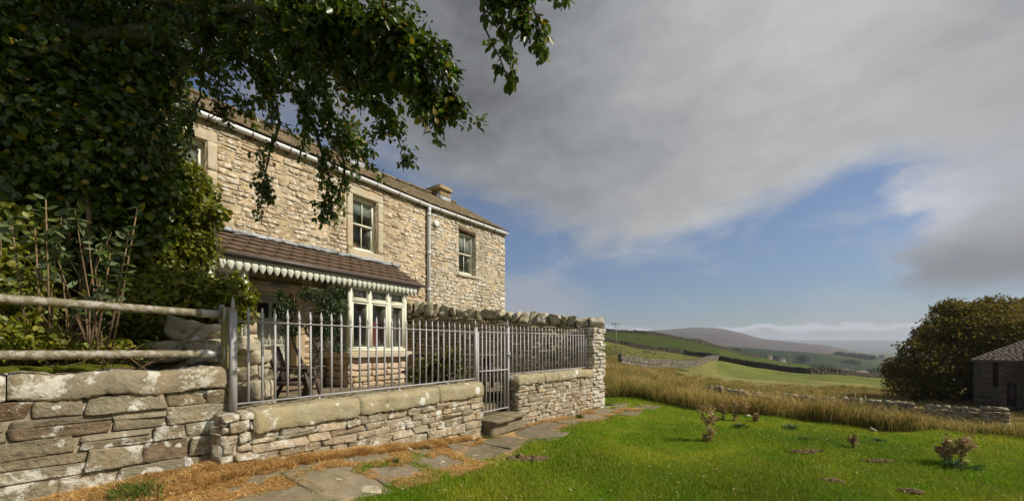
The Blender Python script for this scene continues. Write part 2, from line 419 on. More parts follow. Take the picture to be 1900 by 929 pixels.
def mat_stone(name, cols, white=0.0, wscale=5.0, wcol=(0.58, 0.56, 0.49), spots=0.0, dark=0.0, moss=0.0, orange=0.0, bump=0.6, bscale=22, mott=0.55, zmoss=None, bdist=0.03):
    m, T = new_mat(name)
    st = [((i + 0.5) / len(cols), c) for i, c in enumerate(cols)]
    base = T.ramp(T.rnd, st)
    off = T.n('VectorMath', {0: T.pos, 1: T.n('CombineXYZ', {0: T.m('MULTIPLY', T.rnd, 17.0), 1: T.m('MULTIPLY', T.rnd, 31.0), 2: 0.0}).outputs[0]}, operation='ADD').outputs[0]
    nA = T.noise(off, 7, 6, 0.62); nB = T.noise(T.pos, 2.2, 4, 0.6); nC = T.noise(off, bscale, 6, 0.65)
    k = T.m('ADD', T.m('MULTIPLY', nA, mott * 1.6), 1 - mott * 0.8); k = T.m('MULTIPLY', k, T.m('ADD', T.m('MULTIPLY', nC, 0.5), 0.75))
    kc = T.n('CombineXYZ', {0: k, 1: k, 2: k}).outputs[0]
    c = T.mix(1.0, base, kc, 'MULTIPLY')
    warm = T.smooth(nB, 0.42, 0.66); c = T.mix(T.m('MULTIPLY', warm, 0.35), c, T.mix(1.0, c, (1.22, 1.0, 0.72), 'MULTIPLY'))
    if dark:
        nd = T.noise(off, 4.5, 6, 0.7, 0.4); c = T.mix(T.m('MULTIPLY', T.smooth(nd, 0.60, 0.70), dark), c, (0.045, 0.035, 0.026))
    if moss:
        nm = T.noise(T.pos, 3.2, 6, 0.65); nz = T.n('SeparateXYZ', {0: T.geo.outputs['Normal']}).outputs[2]
        f = T.m('MULTIPLY', T.smooth(nm, 0.5, 0.62), T.smooth(nz, -0.1, 0.6)); c = T.mix(T.m('MULTIPLY', f, moss), c, (0.10, 0.105, 0.018))
    if orange:
        no = T.noise(T.n('VectorMath', {0: T.pos, 1: (9.0, 3.0, 5.0)}, operation='ADD').outputs[0], 6.0, 5, 0.6)
        c = T.mix(T.m('MULTIPLY', T.smooth(no, 0.66, 0.72), orange), c, (0.45, 0.20, 0.03))
    h = nC
    if white:
        nw = T.noise(T.n('VectorMath', {0: T.pos, 1: (3.0, 7.0, 1.0)}, operation='ADD').outputs[0], wscale, 9, 0.72, 0.25)
        nw2 = T.noise(T.pos, 1.1, 3, 0.5)
        th = T.m('ADD', nw, T.m('MULTIPLY', T.m('SUBTRACT', nw2, 0.5), 0.18))
        f = T.smooth(th, 0.66 - white * 0.30, 0.71 - white * 0.30)
        f = T.m('MULTIPLY', f, T.m('ADD', T.m('MULTIPLY', nC, 0.7), 0.5), clamp=True)
        c = T.mix(f, c, wcol)
    if spots:
        vo = T.n('TexVoronoi', {'Vector': T.n('VectorMath', {0: T.pos, 1: T.n('VectorMath', {0: T.n('TexNoise', {'Vector': T.pos, 'Scale': 14.0, 'Detail': 3.0}).outputs[1]}, operation='SCALE').outputs[0]}, operation='ADD').outputs[0], 'Scale': 5.5})
        for nd in T.t.nodes:
            if nd.type == 'VECT_MATH' and nd.operation == 'SCALE': nd.inputs['Scale'].default_value = 0.06
        rad = T.m('SUBTRACT', T.m('MULTIPLY', T.n('SeparateXYZ', {0: vo.outputs['Color']}).outputs[0], 0.92), 0.92 - spots * 0.78)
        f = T.smooth(T.m('SUBTRACT', rad, vo.outputs['Distance']), -0.02, 0.03)
        f = T.m('MULTIPLY', f, T.m('ADD', T.m('MULTIPLY', nC, 0.5), 0.62), clamp=True)
        c = T.mix(f, c, (0.66, 0.65, 0.60))
    cr = T.noise(off, bscale * 0.28, 3, 0.6, 0.5)
    hh = T.m('ADD', T.m('MULTIPLY', nC, 0.6), T.m('ADD', T.m('MULTIPLY', nA, 0.8), T.m('MULTIPLY', cr, 0.6)))
    finish(T, c, 0.92, hh, bump, bdist, 0.15)
    return m
BUFF = [(0.44, 0.355, 0.235), (0.36, 0.285, 0.185), (0.49, 0.41, 0.29), (0.40, 0.315, 0.20), (0.34, 0.28, 0.20), (0.46, 0.36, 0.225), (0.43, 0.36, 0.26), (0.37, 0.27, 0.17)]
GREYB = [(0.30, 0.255, 0.18), (0.38, 0.325, 0.23), (0.25, 0.21, 0.145), (0.34, 0.28, 0.185), (0.40, 0.34, 0.25), (0.29, 0.22, 0.145), (0.33, 0.29, 0.21)]
DARKG = [(0.33, 0.28, 0.19), (0.40, 0.34, 0.24), (0.27, 0.225, 0.145), (0.46, 0.40, 0.295), (0.36, 0.29, 0.18)]
M_FACADE = mat_stone('house_stone', BUFF, white=0.50, wscale=11, wcol=(0.72, 0.67, 0.57), dark=0.25, bump=0.85, bscale=26)
M_FACADE_B = mat_stone('house_stone_grey', [(0.36, 0.315, 0.235), (0.43, 0.385, 0.30), (0.32, 0.275, 0.20), (0.39, 0.33, 0.235), (0.47, 0.425, 0.335)], white=0.54, wscale=11, wcol=(0.72, 0.69, 0.62), dark=0.2, bump=0.85, bscale=26)
M_MORTAR = mat_stone('lime_mortar', [(0.43, 0.345, 0.225)], bump=0.7, bscale=40, mott=0.35)
M_PINK = mat_stone('limewashed_stone', [(0.50, 0.39, 0.29), (0.55, 0.44, 0.35), (0.44, 0.34, 0.22), (0.38, 0.30, 0.17), (0.56, 0.46, 0.38)], white=0.25, wscale=6, bump=0.6)
M_DRESSED = mat_stone('dressed_stone', [(0.48, 0.42, 0.31), (0.45, 0.39, 0.28), (0.52, 0.46, 0.35)], white=0.25, dark=0.35, bump=0.35, bscale=30, mott=0.35)
M_WALL = mat_stone('field_stone', [(0.22, 0.19, 0.13), (0.28, 0.245, 0.17), (0.18, 0.15, 0.10), (0.155, 0.105, 0.065), (0.25, 0.21, 0.145), (0.30, 0.265, 0.19), (0.20, 0.165, 0.11), (0.245, 0.225, 0.16)], white=0.36, wscale=4.2, spots=0.62, dark=0.6, orange=0.6, bump=1.0, bscale=18, bdist=0.05, mott=0.8)
M_WALL2 = mat_stone('garden_wall_stone', GREYB + [(0.42, 0.34, 0.24)], white=0.40, wscale=7, spots=0.5, dark=0.5, orange=0.35, bump=1.0, bscale=20, mott=0.85, bdist=0.045)
M_COPE = mat_stone('coping_stone', [(0.34, 0.30, 0.20), (0.30, 0.265, 0.17), (0.37, 0.325, 0.22)], white=0.22, wscale=6, spots=0.5, dark=0.35, orange=0.2, bump=0.6, bscale=34, mott=0.45)
M_COPEL = mat_stone('lichened_coping', [(0.27, 0.23, 0.16), (0.25, 0.215, 0.15)], white=0.44, wscale=3.2, spots=0.35, dark=0.75, orange=0.6, bump=0.7, bscale=30)
M_DRY = mat_stone('dark_dry_stone', DARKG, white=0.12, spots=0.25, dark=0.6, moss=0.5, bump=0.9, bscale=20)
M_CAPS = mat_stone('mossy_cap_stone', [(0.37, 0.34, 0.24), (0.43, 0.40, 0.30), (0.32, 0.285, 0.19), (0.47, 0.43, 0.33), (0.28, 0.24, 0.16)], white=0.42, wscale=5, spots=0.4, dark=0.5, moss=0.75, bump=0.9, bscale=18)
M_RCAP = mat_stone('ruin_cap_stone', [(0.24, 0.22, 0.165), (0.29, 0.265, 0.205), (0.20, 0.18, 0.13), (0.33, 0.30, 0.24)], white=0.2, spots=0.3, dark=0.3, moss=0.4, bump=0.9, bscale=18)
M_PILLAR = mat_stone('pillar_stone', [(0.40, 0.36, 0.28), (0.46, 0.42, 0.34), (0.34, 0.30, 0.22)], white=0.52, spots=0.5, dark=0.3, bump=0.85)
M_FIELDW = mat_stone('field_wall_stone', [(0.085, 0.078, 0.06), (0.12, 0.11, 0.085), (0.065, 0.058, 0.045), (0.105, 0.095, 0.072)], white=0.05, bump=0.9, bscale=6, bdist=0.1)
M_FIELDP = mat_stone('pale_field_wall_stone', [(0.155, 0.14, 0.11), (0.20, 0.185, 0.145), (0.12, 0.108, 0.082)], white=0.03, bump=0.9, bscale=8, bdist=0.1)
M_FLAG = mat_stone('flagstone', [(0.19, 0.16, 0.11), (0.225, 0.19, 0.13), (0.17, 0.142, 0.098), (0.205, 0.168, 0.118)], white=0.06, spots=0.22, dark=0.5, moss=0.35, bump=0.55, bscale=16, mott=0.6)
M_BARN = mat_stone('barn_stone', [(0.085, 0.072, 0.056), (0.11, 0.093, 0.072), (0.07, 0.06, 0.048), (0.125, 0.103, 0.08)], white=0.05, dark=0.5, bump=0.8, bscale=8, bdist=0.06)
M_SLATE = mat_stone('stone_slate', [(0.20, 0.155, 0.10), (0.155, 0.12, 0.08), (0.25, 0.20, 0.13), (0.18, 0.135, 0.09)], white=0.12, spots=0.2, dark=0.5, moss=0.7, bump=0.8, bscale=20)
M_BSLATE = mat_stone('barn_slate', [(0.15, 0.125, 0.10), (0.13, 0.108, 0.088), (0.175, 0.145, 0.12)], white=0.05, dark=0.4, bump=0.6, bscale=8)
M_CHIM = mat_stone('chimney_stone', [(0.34, 0.25, 0.13), (0.30, 0.22, 0.12), (0.38, 0.29, 0.16)], dark=0.5, moss=0.3, bump=0.6)
M_BOULD = mat_stone('boulder_stone', [(0.43, 0.385, 0.285), (0.38, 0.335, 0.235), (0.48, 0.43, 0.34)], white=0.25, spots=0.4, dark=0.4, moss=0.9, bump=0.9, bscale=14)

def mat_plain(name, col, rough=0.6, var=0.12, scale=12, bump=0.0, bscale=60, metal=0.0, spec=0.4, dirt=None, dthr=0.58, damt=0.8):
    m, T = new_mat(name)
    n = T.noise(T.pos, scale, 5, 0.6); k = T.m('ADD', T.m('MULTIPLY', n, var * 2), 1 - var)
    c = T.mix(1.0, col, T.n('CombineXYZ', {0: k, 1: k, 2: k}).outputs[0], 'MULTIPLY')
    if dirt is not None:
        nd = T.noise(T.pos, scale * 2.3, 7, 0.7, 0.2); c = T.mix(T.m('MULTIPLY', T.smooth(nd, dthr, dthr + 0.08), damt), c, dirt)
    finish(T, c, rough, T.noise(T.pos, bscale, 4) if bump else None, bump, 0.01, spec, metal)
    return m
M_IRON = mat_plain('grey_railing_paint', (0.42, 0.40, 0.41), 0.5, 0.10, 20, 0.1, 120, spec=0.4, dirt=(0.22, 0.19, 0.17), dthr=0.66, damt=0.5)
M_TUBE = mat_plain('galvanised_tube', (0.34, 0.31, 0.27), 0.6, 0.25, 8, 0.25, 90, spec=0.3, dirt=(0.15, 0.125, 0.06), dthr=0.44, damt=0.85)
M_GALV = mat_plain('galvanised_bracket', (0.40, 0.40, 0.38), 0.5, 0.2, 20, 0.1, 90, metal=0.3)
M_POST = mat_plain('treated_timber', (0.27, 0.23, 0.10), 0.85, 0.3, 9, 0.4, 40, spec=0.1, dirt=(0.15, 0.14, 0.07), dthr=0.56)
M_CREAM = mat_plain('cream_paint', (0.70, 0.69, 0.56), 0.5, 0.05, 10, spec=0.35)
M_SAGE = mat_plain('sage_paint', (0.44, 0.45, 0.36), 0.5, 0.06, 10, spec=0.35)
M_FRINGE = mat_plain('pale_sage_paint', (0.62, 0.63, 0.53), 0.5, 0.06, 10, spec=0.35)
M_GUTTER = mat_plain('white_gutter_paint', (0.62, 0.63, 0.63), 0.35, 0.08, 6, spec=0.5, dirt=(0.34, 0.33, 0.30), dthr=0.6, damt=0.5)
M_RUST = mat_plain('rusty_iron', (0.16, 0.06, 0.03), 0.8, 0.3, 30)
M_BROWNG = mat_plain('brown_gutter', (0.075, 0.058, 0.05), 0.4, 0.15, 8, spec=0.4)
M_TILE = mat_stone('brown_roof_tile', [(0.125, 0.088, 0.062), (0.118, 0.082, 0.058), (0.13, 0.092, 0.065), (0.121, 0.085, 0.06)], bump=0.3, bscale=40, mott=0.3)
M_LEAD = mat_plain('lead_flashing', (0.30, 0.315, 0.335), 0.6, 0.3, 7, 0.2, 20, metal=0.2, dirt=(0.50, 0.50, 0.47), dthr=0.55, damt=0.7)
M_BROWNW = mat_plain('dark_brown_timber', (0.088, 0.060, 0.048), 0.55, 0.25, 14, 0.15, 60, spec=0.3)
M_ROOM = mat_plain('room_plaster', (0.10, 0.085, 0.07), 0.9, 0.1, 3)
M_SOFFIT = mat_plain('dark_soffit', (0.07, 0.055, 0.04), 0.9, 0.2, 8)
M_BLIND = mat_plain('white_blind', (0.62, 0.62, 0.58), 0.9, 0.06, 10)
M_HEM = mat_plain('red_check_fabric', (0.30, 0.06, 0.055), 0.9, 0.4, 60)
M_LAMPSH = mat_plain('pink_lampshade', (0.62, 0.22, 0.18), 0.8, 0.1, 10)
M_REDCH = mat_plain('red_upholstery', (0.32, 0.045, 0.04), 0.9, 0.15, 10)
M_CURT = mat_plain('cream_curtain', (0.42, 0.37, 0.26), 0.9, 0.15, 6)
M_WHITE = mat_plain('white_plastic', (0.72, 0.72, 0.68), 0.4, 0.04, 10)
M_ENAMEL = mat_plain('grey_enamel', (0.24, 0.25, 0.24), 0.4, 0.1, 10)
M_DARK = mat_plain('dark_opening', (0.012, 0.011, 0.010), 0.95, 0.1, 4)
M_WOODB = mat_plain('weathered_pole_wood', (0.26, 0.235, 0.20), 0.85, 0.2, 3)
M_WOODO = mat_plain('oak_lintel', (0.17, 0.10, 0.055), 0.85, 0.3, 10, 0.3, 30)
M_CERAM = mat_plain('ceramic_insulator', (0.30, 0.28, 0.26), 0.3, 0.1, 10)
M_TERRA = mat_plain('terracotta', (0.36, 0.20, 0.10), 0.8, 0.15, 10)

def mat_glass(name):
    m, T = new_mat(name)
    dt = T.n('VectorMath', {0: T.geo.outputs['Normal'], 1: T.geo.outputs['Incoming']}, operation='DOT_PRODUCT').outputs['Value']
    f = T.m('MULTIPLY_ADD', T.m('POWER', T.m('SUBTRACT', 1.0, T.m('ABSOLUTE', dt), clamp=True), 5.0), 0.94, 0.05, clamp=True)
    nz = T.noise(T.pos, 1.6, 2); bn = T.n('Bump', {'Height': nz, 'Strength': 0.06, 'Distance': 0.1})
    gl = T.n('BsdfGlossy', {'Color': (0.9, 0.93, 0.95), 'Roughness': 0.01}); T.link(bn.outputs[0], gl.inputs['Normal'])
    tr = T.n('BsdfTransparent', {'Color': (0.80, 0.83, 0.82)}); mx = T.n('MixShader', {0: f})
    T.link(tr.outputs[0], mx.inputs[1]); T.link(gl.outputs[0], mx.inputs[2]); T.link(mx.outputs[0], T.out.inputs[0])
    return m
M_GLASS = mat_glass('window_glass')

def mat_leaf(name, cols, tcol, tf=0.3, rough=0.45, spec=0.45):
    m, T = new_mat(name)
    c = T.ramp(T.rnd, [((i + 0.5) / len(cols), q) for i, q in enumerate(cols)])
    n = T.noise(T.pos, 1.8, 3); k = T.m('ADD', T.m('MULTIPLY', n, 0.9), 0.55)
    c = T.mix(1.0, c, T.n('CombineXYZ', {0: k, 1: k, 2: k}).outputs[0], 'MULTIPLY')
    t2 = T.mix(1.0, c, tcol, 'MULTIPLY')
    finish(T, c, rough, None, spec=spec, trans=(t2, tf))
    return m
M_TLEAF = mat_leaf('tree_leaf', [(0.05, 0.085, 0.014), (0.068, 0.115, 0.016), (0.036, 0.062, 0.012), (0.055, 0.095, 0.014), (0.08, 0.13, 0.016), (0.05, 0.08, 0.013), (0.10, 0.13, 0.014), (0.06, 0.10, 0.014), (0.05, 0.088, 0.014), (0.21, 0.15, 0.016)], (1.6, 1.8, 0.6), 0.30, 0.38, 0.5)
M_IVY = mat_leaf('ivy_leaf', [(0.045, 0.08, 0.012), (0.06, 0.11, 0.014), (0.032, 0.058, 0.010), (0.085, 0.135, 0.015), (0.05, 0.088, 0.012), (0.12, 0.15, 0.016), (0.056, 0.098, 0.013), (0.04, 0.07, 0.011), (0.045, 0.08, 0.012), (0.07, 0.115, 0.013), (0.05, 0.09, 0.012), (0.09, 0.13, 0.014), (0.26, 0.18, 0.018)], (1.5, 1.7, 0.6), 0.25, 0.36, 0.5)
M_SHRUB = mat_leaf('shrub_leaf', [(0.13, 0.150, 0.012), (0.165, 0.18, 0.014), (0.09, 0.11, 0.011), (0.20, 0.21, 0.014), (0.115, 0.135, 0.011), (0.22, 0.19, 0.018)], (1.6, 1.7, 0.6), 0.3)
M_BUDD = mat_leaf('grey_green_leaf', [(0.10, 0.135, 0.05), (0.13, 0.165, 0.07), (0.17, 0.20, 0.12), (0.08, 0.12, 0.02), (0.12, 0.15, 0.03)], (1.2, 1.3, 0.8), 0.2, 0.7, 0.2)
M_COTO = mat_leaf('small_dark_leaf', [(0.03, 0.055, 0.014), (0.045, 0.075, 0.018), (0.022, 0.042, 0.012), (0.07, 0.10, 0.03)], (1.4, 1.5, 0.7), 0.2)
M_HYD = mat_leaf('autumn_border_leaf', [(0.06, 0.10, 0.015), (0.10, 0.14, 0.02), (0.16, 0.07, 0.03), (0.05, 0.085, 0.015), (0.14, 0.13, 0.02)], (1.4, 1.5, 0.7), 0.25)
M_AUT = mat_leaf('autumn_tree_leaf', [(0.12, 0.102, 0.020), (0.16, 0.132, 0.024), (0.085, 0.083, 0.017), (0.185, 0.135, 0.025), (0.12, 0.12, 0.022), (0.21, 0.155, 0.027)], (1.3, 1.2, 0.7), 0.35, 0.7, 0.15)
M_FARLEAF = mat_leaf('far_tree_leaf', [(0.025, 0.036, 0.012), (0.035, 0.048, 0.014), (0.02, 0.028, 0.01)], (1.2, 1.3, 0.7), 0.15, 0.8, 0.1)
M_THIST = mat_leaf('dry_thistle', [(0.32, 0.225, 0.105), (0.42, 0.31, 0.16), (0.24, 0.155, 0.07), (0.36, 0.265, 0.13), (0.55, 0.46, 0.31)], (1.2, 1.1, 0.8), 0.2, 0.9, 0.1)
M_ROSET = mat_leaf('thistle_rosette', [(0.07, 0.115, 0.045), (0.10, 0.15, 0.07), (0.05, 0.085, 0.03)], (1.2, 1.3, 0.8), 0.15, 0.6, 0.3)
M_BARK = mat_plain('bark', (0.075, 0.058, 0.040), 0.95, 0.4, 6, 0.9, 25, spec=0.1)
M_TWIG = mat_plain('lichened_twig', (0.085, 0.075, 0.050), 0.95, 0.4, 12, 0.5, 40, spec=0.1)
M_CANE = mat_plain('brown_cane', (0.20, 0.135, 0.075), 0.85, 0.3, 12, 0.3, 60, spec=0.2)
M_GTRUNK = mat_plain('grey_trunk', (0.13, 0.115, 0.09), 0.9, 0.3, 14, 0.5, 40, spec=0.1)
M_MOSS = mat_plain('moss', (0.075, 0.085, 0.010), 1.0, 0.45, 25, 1.0, 70, spec=0.05)
M_SOIL = mat_plain('soil', (0.045, 0.033, 0.020), 1.0, 0.3, 8, 0.8, 30, spec=0.05)
M_DUNG = mat_plain('dry_dung', (0.16, 0.115, 0.065), 1.0, 0.4, 20, 0.9, 40, spec=0.05)

def mat_attr(name, rough=0.9, nscale=3.0, amt=0.35, tf=0.0, isl=0.3, spec=0.15, bump=0.0, bscale=8):
    m, T = new_mat(name)
    c = T.n('Attribute', attribute_name='Col').outputs[0]
    n = T.noise(T.pos, nscale, 6, 0.62); k = T.m('ADD', T.m('MULTIPLY', n, amt * 2), 1 - amt)
    if isl: k = T.m('MULTIPLY', k, T.m('ADD', T.m('MULTIPLY', T.rnd, isl * 2), 1 - isl))
    c = T.mix(1.0, c, T.n('CombineXYZ', {0: k, 1: k, 2: k}).outputs[0], 'MULTIPLY')
    finish(T, c, rough, T.noise(T.pos, bscale, 5, 0.7) if bump else None, bump, 0.15, spec, trans=(c, tf) if tf else None)
    return m
M_GROUND = mat_attr('turf', 1.0, 1.1, 0.55, 0, 0, 0.05, 0.9, 1.6)
M_BLADE = mat_attr('grass_blade', 0.6, 1.2, 0.25, 0.35, 0.35, 0.25)
M_RUSH = mat_attr('rush_blade', 0.7, 0.8, 0.2, 0.3, 0.35, 0.15)
M_HILL = mat_attr('moor', 1.0, 0.012, 0.45, 0, 0, 0.05, 0.0)

# ------------------------------------------------------------------ terrain
COLPX = np.array([-1500, 600, 937, 1110, 1200, 1265, 1300, 1350, 1400, 1500, 1650, 1800, 2600.])
COLA = (COLPX - CX) / F
ROWY = np.array([25, 40, 60, 80, 110, 150, 200, 250, 330, 450, 700, 1000, 1500, 3000, 20000.])
TAB = np.array([
 [2, 3, 5, 8, 12, 18, 26, 32, 38, 40, 35, 30, 20, 0, -60],
 [.5, .8, 1.2, 2, 4, 9, 16, 26, 30, 30, 25, 20, 20, 0, -60],
 [.1, .2, .5, 1, 2.5, 7, 14, 22.5, 24, 22, 10, 0, -20, -50, -60],
 [-.2, -.1, .05, 0, -.1, 3.5, 7.5, 11.2, 12, 9, 0, -20, -40, -55, -60],
 [-.5, -.9, -1.5, -1.5, -1.4, .5, 4.5, 8.9, 9.5, 4, -10, -30, -50, -60, -60],
 [-1.2, -1.8, -2.2, -2.5, -2.7, -1.1, 2.3, 5.6, 8.3, 3, -20, -40, -55, -60, -60],
 [-1.8, -2.6, -2.5, -2.35, -2.2, -1.9, 0, 2.3, 7.3, 2, -25, -45, -60, -60, -60],
 [-2.5, -3, -3.1, -3.2, -2.9, -2.9, -3.6, -2.0, -.5, -10, -35, -50, -60, -60, -60],
 [-2.8, -3.2, -3.4, -3.6, -4.3, -4.3, -5.2, -5.5, -6.2, -18, -40, -52, -60, -60, -60],
 [-3.0, -3.3, -3.7, -4.1, -5.6, -6.9, -8.4, -10, -16, -30, -45, -55, -60, -60, -60],
 [-3.0, -3.3, -4.0, -4.7, -7.2, -12, -20, -26, -34, -42, -50, -58, -60, -60, -60],
 [-3.1, -3.4, -4.5, -6, -9, -15, -22, -28, -36, -44, -52, -58, -60, -60, -60],
 [-3.1, -3.4, -4.5, -6, -9, -15, -22, -28, -36, -44, -52, -58, -60, -60, -60]])
CR_A = np.array([-3, 0.0, .25, .2825, .435, .624, .724, .925, 1.04, 1.25, 2, 4.])
CR_Y = np.array([14, 14, 14, 13.7, 11.5, 10.1, 9.67, 8.35, 8.35, 7.69, 5.5, 3.])
def near_z(X, Y):
    z = np.interp(X, [-20, -6, -2.9, -2.3, -1.8, -1.3, -.65, 0, 2.4, 9, 30], [.5, .5, .48, .37, .30, .16, .03, 0, -.08, -.1, -.2])
    z = z - .14 * np.clip(4.1 - Y, 0, 3) * np.clip((-X - 1) / 1.9, 0, 1)
    return z + (0.045 * np.sin(X * 1.3 + Y * .7) * np.sin(Y * 1.7 - X * .4) + 0.02 * np.sin(X * 3.7 + 1) * np.sin(Y * 3.1)) * np.clip((X + 0.5), 0, 1)
def _w(t): return t * t * (3 - 2 * t)
def tab_z(a, Y):
    a = np.clip(a, COLA[0], COLA[-1] - 1e-6); Y = np.clip(Y, ROWY[0], ROWY[-1] - 1e-3)
    i = np.clip(np.searchsorted(COLA, a, 'right') - 1, 0, len(COLA) - 2); fa = (a - COLA[i]) / (COLA[i + 1] - COLA[i])
    ly, lr = np.log(Y), np.log(ROWY)
    j = np.clip(np.searchsorted(lr, ly, 'right') - 1, 0, len(ROWY) - 2); fy = (ly - lr[j]) / (lr[j + 1] - lr[j])
    return (TAB[i, j] * (1 - fa) + TAB[i + 1, j] * fa) * (1 - fy) + (TAB[i, j + 1] * (1 - fa) + TAB[i + 1, j + 1] * fa) * fy
def eff(X, Y):
    Rr = np.hypot(X, Y); Ye = np.maximum(Y, Rr * 0.30); return X / np.maximum(Ye, 1e-3), Ye
def zg(X, Y):
    X = np.asarray(X, float); Y = np.asarray(Y, float)
    a, Ye = eff(X, Y); yc = np.interp(a, CR_A, CR_Y); t = np.clip((Ye - yc) / (25 - yc), 0, 1)
    t2 = 1 - (1 - t) ** 1.7
    zn = near_z(X, np.minimum(Y, 14)); zt = tab_z(a, Ye)
    z = np.where(Ye <= yc, zn, zn * (1 - t2) + zt * t2)
    far = np.clip((Ye - 30) / 60, 0, 1)
    return z + far * (0.25 * np.sin(X * .11 + Y * .07) + .15 * np.sin(X * .31 - Y * .23))
def vnoise(X, Y, s, seed=0):
    """cheap smooth value noise"""
    x = X * s + seed * 17.3; y = Y * s + seed * 9.1
    xi, yi = np.floor(x), np.floor(y); fx, fy = _w(x - xi), _w(y - yi)
    def h(a, b): q = np.sin(a * 127.1 + b * 311.7 + seed) * 43758.5453; return q - np.floor(q)
    return (h(xi, yi) * (1 - fx) + h(xi + 1, yi) * fx) * (1 - fy) + (h(xi, yi + 1) * (1 - fx) + h(xi + 1, yi + 1) * fx) * fy
# field walls as (px, distance) lines on the ground
FW_GREY = [(1150, 50), (1200, 58), (1265, 76), (1310, 105), (1336, 132)]
FW_HILL = [(1085, 150), (1110, 150), (1200, 150), (1270, 152), (1307, 148), (1338, 134)]
FW_TOP = [(1080, 250), (1110, 250), (1200, 250), (1245, 255), (1300, 262), (1348, 270), (1412, 280)]
FW_SPA = [(1338, 134), (1400, 122), (1451, 116)]
FW_SPB = [(1334, 128), (1400, 106), (1500, 96), (1560, 96), (1655, 101)]
def lawn_col(X, Y):
    n = vnoise(X, Y, .9, 1) * .6 + vnoise(X, Y, 3.1, 2) * .4; n2 = vnoise(X, Y, .35, 3)
    g = np.array([.158, .258, .010]); y = np.array([.29, .325, .022]); d = np.array([.085, .175, .009])
    c = g + (y - g) * np.clip(n * 2.2 - .75, 0, 1)[:, None]
    return c + (d - c) * np.clip(n2 * 1.5 - .6, 0, 1)[:, None]
def ground_col(X, Y):
    a, Ye = eff(X, Y); px = CX + a * F; yc = np.interp(a, CR_A, CR_Y)
    n = vnoise(X, Y, .25, 4) * .5 + vnoise(X, Y, .9, 5) * .3 + vnoise(X, Y, .07, 6) * .2
    C = lawn_col(X, Y) * .6
    def put(mask, col, var=.25):
        k = (1 - var + 2 * var * n)[:, None]
        C[mask] = (np.array(col) * k)[mask]
    put(Ye > yc, (.15, .115, .03))
    wj = 4 * (n - .5)
    put((Ye > 52 + 20 * (n - .5)) & (px > 1190), (.185, .175, .055), .35)
    put((Ye > 62 + 24 * (n - .5)) & (px > 1330), (.14, .155, .038), .35)
    put((Ye > 45) & (px <= 1200), (.13, .115, .030))
    fg = np.interp(px, [p for p, _ in FW_GREY], [y for _, y in FW_GREY], left=48, right=1e9)
    put((Ye > fg) & (px < 1340), (.115, .115, .028), .35)
    fh = np.interp(px, [p for p, _ in FW_HILL], [y for _, y in FW_HILL], left=150, right=1e9)
    put((Ye > fh) & (px < 1340), (.047, .062, .014), .25)
    fs = np.interp(px, [p for p, _ in FW_SPB], [y for _, y in FW_SPB], left=1e9, right=101)
    put((Ye > fs), (.066, .086, .018), .3)
    put(Ye > 420, (.07, .095, .025), .4)
    ua, wa = FA.inv(X, Y); ur, wr = FR.inv(X, Y); ul, wl = FL.inv(X, Y)
    pe = ((ua < 7.1) & (ua > -3) & (wa > 3.36 + .14 * np.sin(ua * 2.3)) & (wa < 4.6)) | ((ua >= 7.1) & (ur < 3.6) & (wr > -.98) & (wr < .1)) | ((wl > -.1) & (wl < .6) & (ul > -.2) & (ul < 3))
    mo = np.clip(vnoise(X, Y, 3.0, 21) * 2 - .5, 0, 1)[:, None]
    C[pe] = (np.array([.44, .29, .125]) * mo + np.array([.20, .145, .078]) * (1 - mo))[pe]
    put((Ye > 230) & (px < 1090), (.06, .05, .025), .3)
    return C
def build_ground():
    ths = np.concatenate([np.linspace(-180, -62, 40), np.arange(-60, 60.01, .25), np.linspace(62, 180, 40)[:-1]])
    ths = np.radians(ths); rs = [0.3]
    while rs[-1] < 14000: rs.append(rs[-1] * (1.03 if rs[-1] < 3 else 1.022))
    rs = np.array(rs); Rr, Th = np.meshgrid(rs, ths, indexing='ij')
    X, Y = Rr * np.sin(Th), Rr * np.cos(Th); Z = zg(X.ravel(), Y.ravel()).reshape(X.shape)
    nr, nt = X.shape; i = np.arange(nr - 1)[:, None]; j = np.arange(nt)[None]; j2 = (j + 1) % nt
    Q = np.stack([i * nt + j, i * nt + j2, (i + 1) * nt + j2, (i + 1) * nt + j], -1).reshape(-1, 4)[:, ::-1]
    mb = MB(); mb.add(np.stack([X, Y, Z], -1).reshape(-1, 3), Q, ground_col(X.ravel(), Y.ravel()))
    zc = float(zg(0., .01)); v = np.array([[0, 0, zc]]); 
    mb.add(v, np.zeros((0, 3), int), [(.1, .2, .02)]); mb.Fs[-1] = np.array([[k, mb.nv - 1, (k + 1) % nt] for k in range(nt)])
    struct('ground', mb, M_GROUND, True)
build_ground()

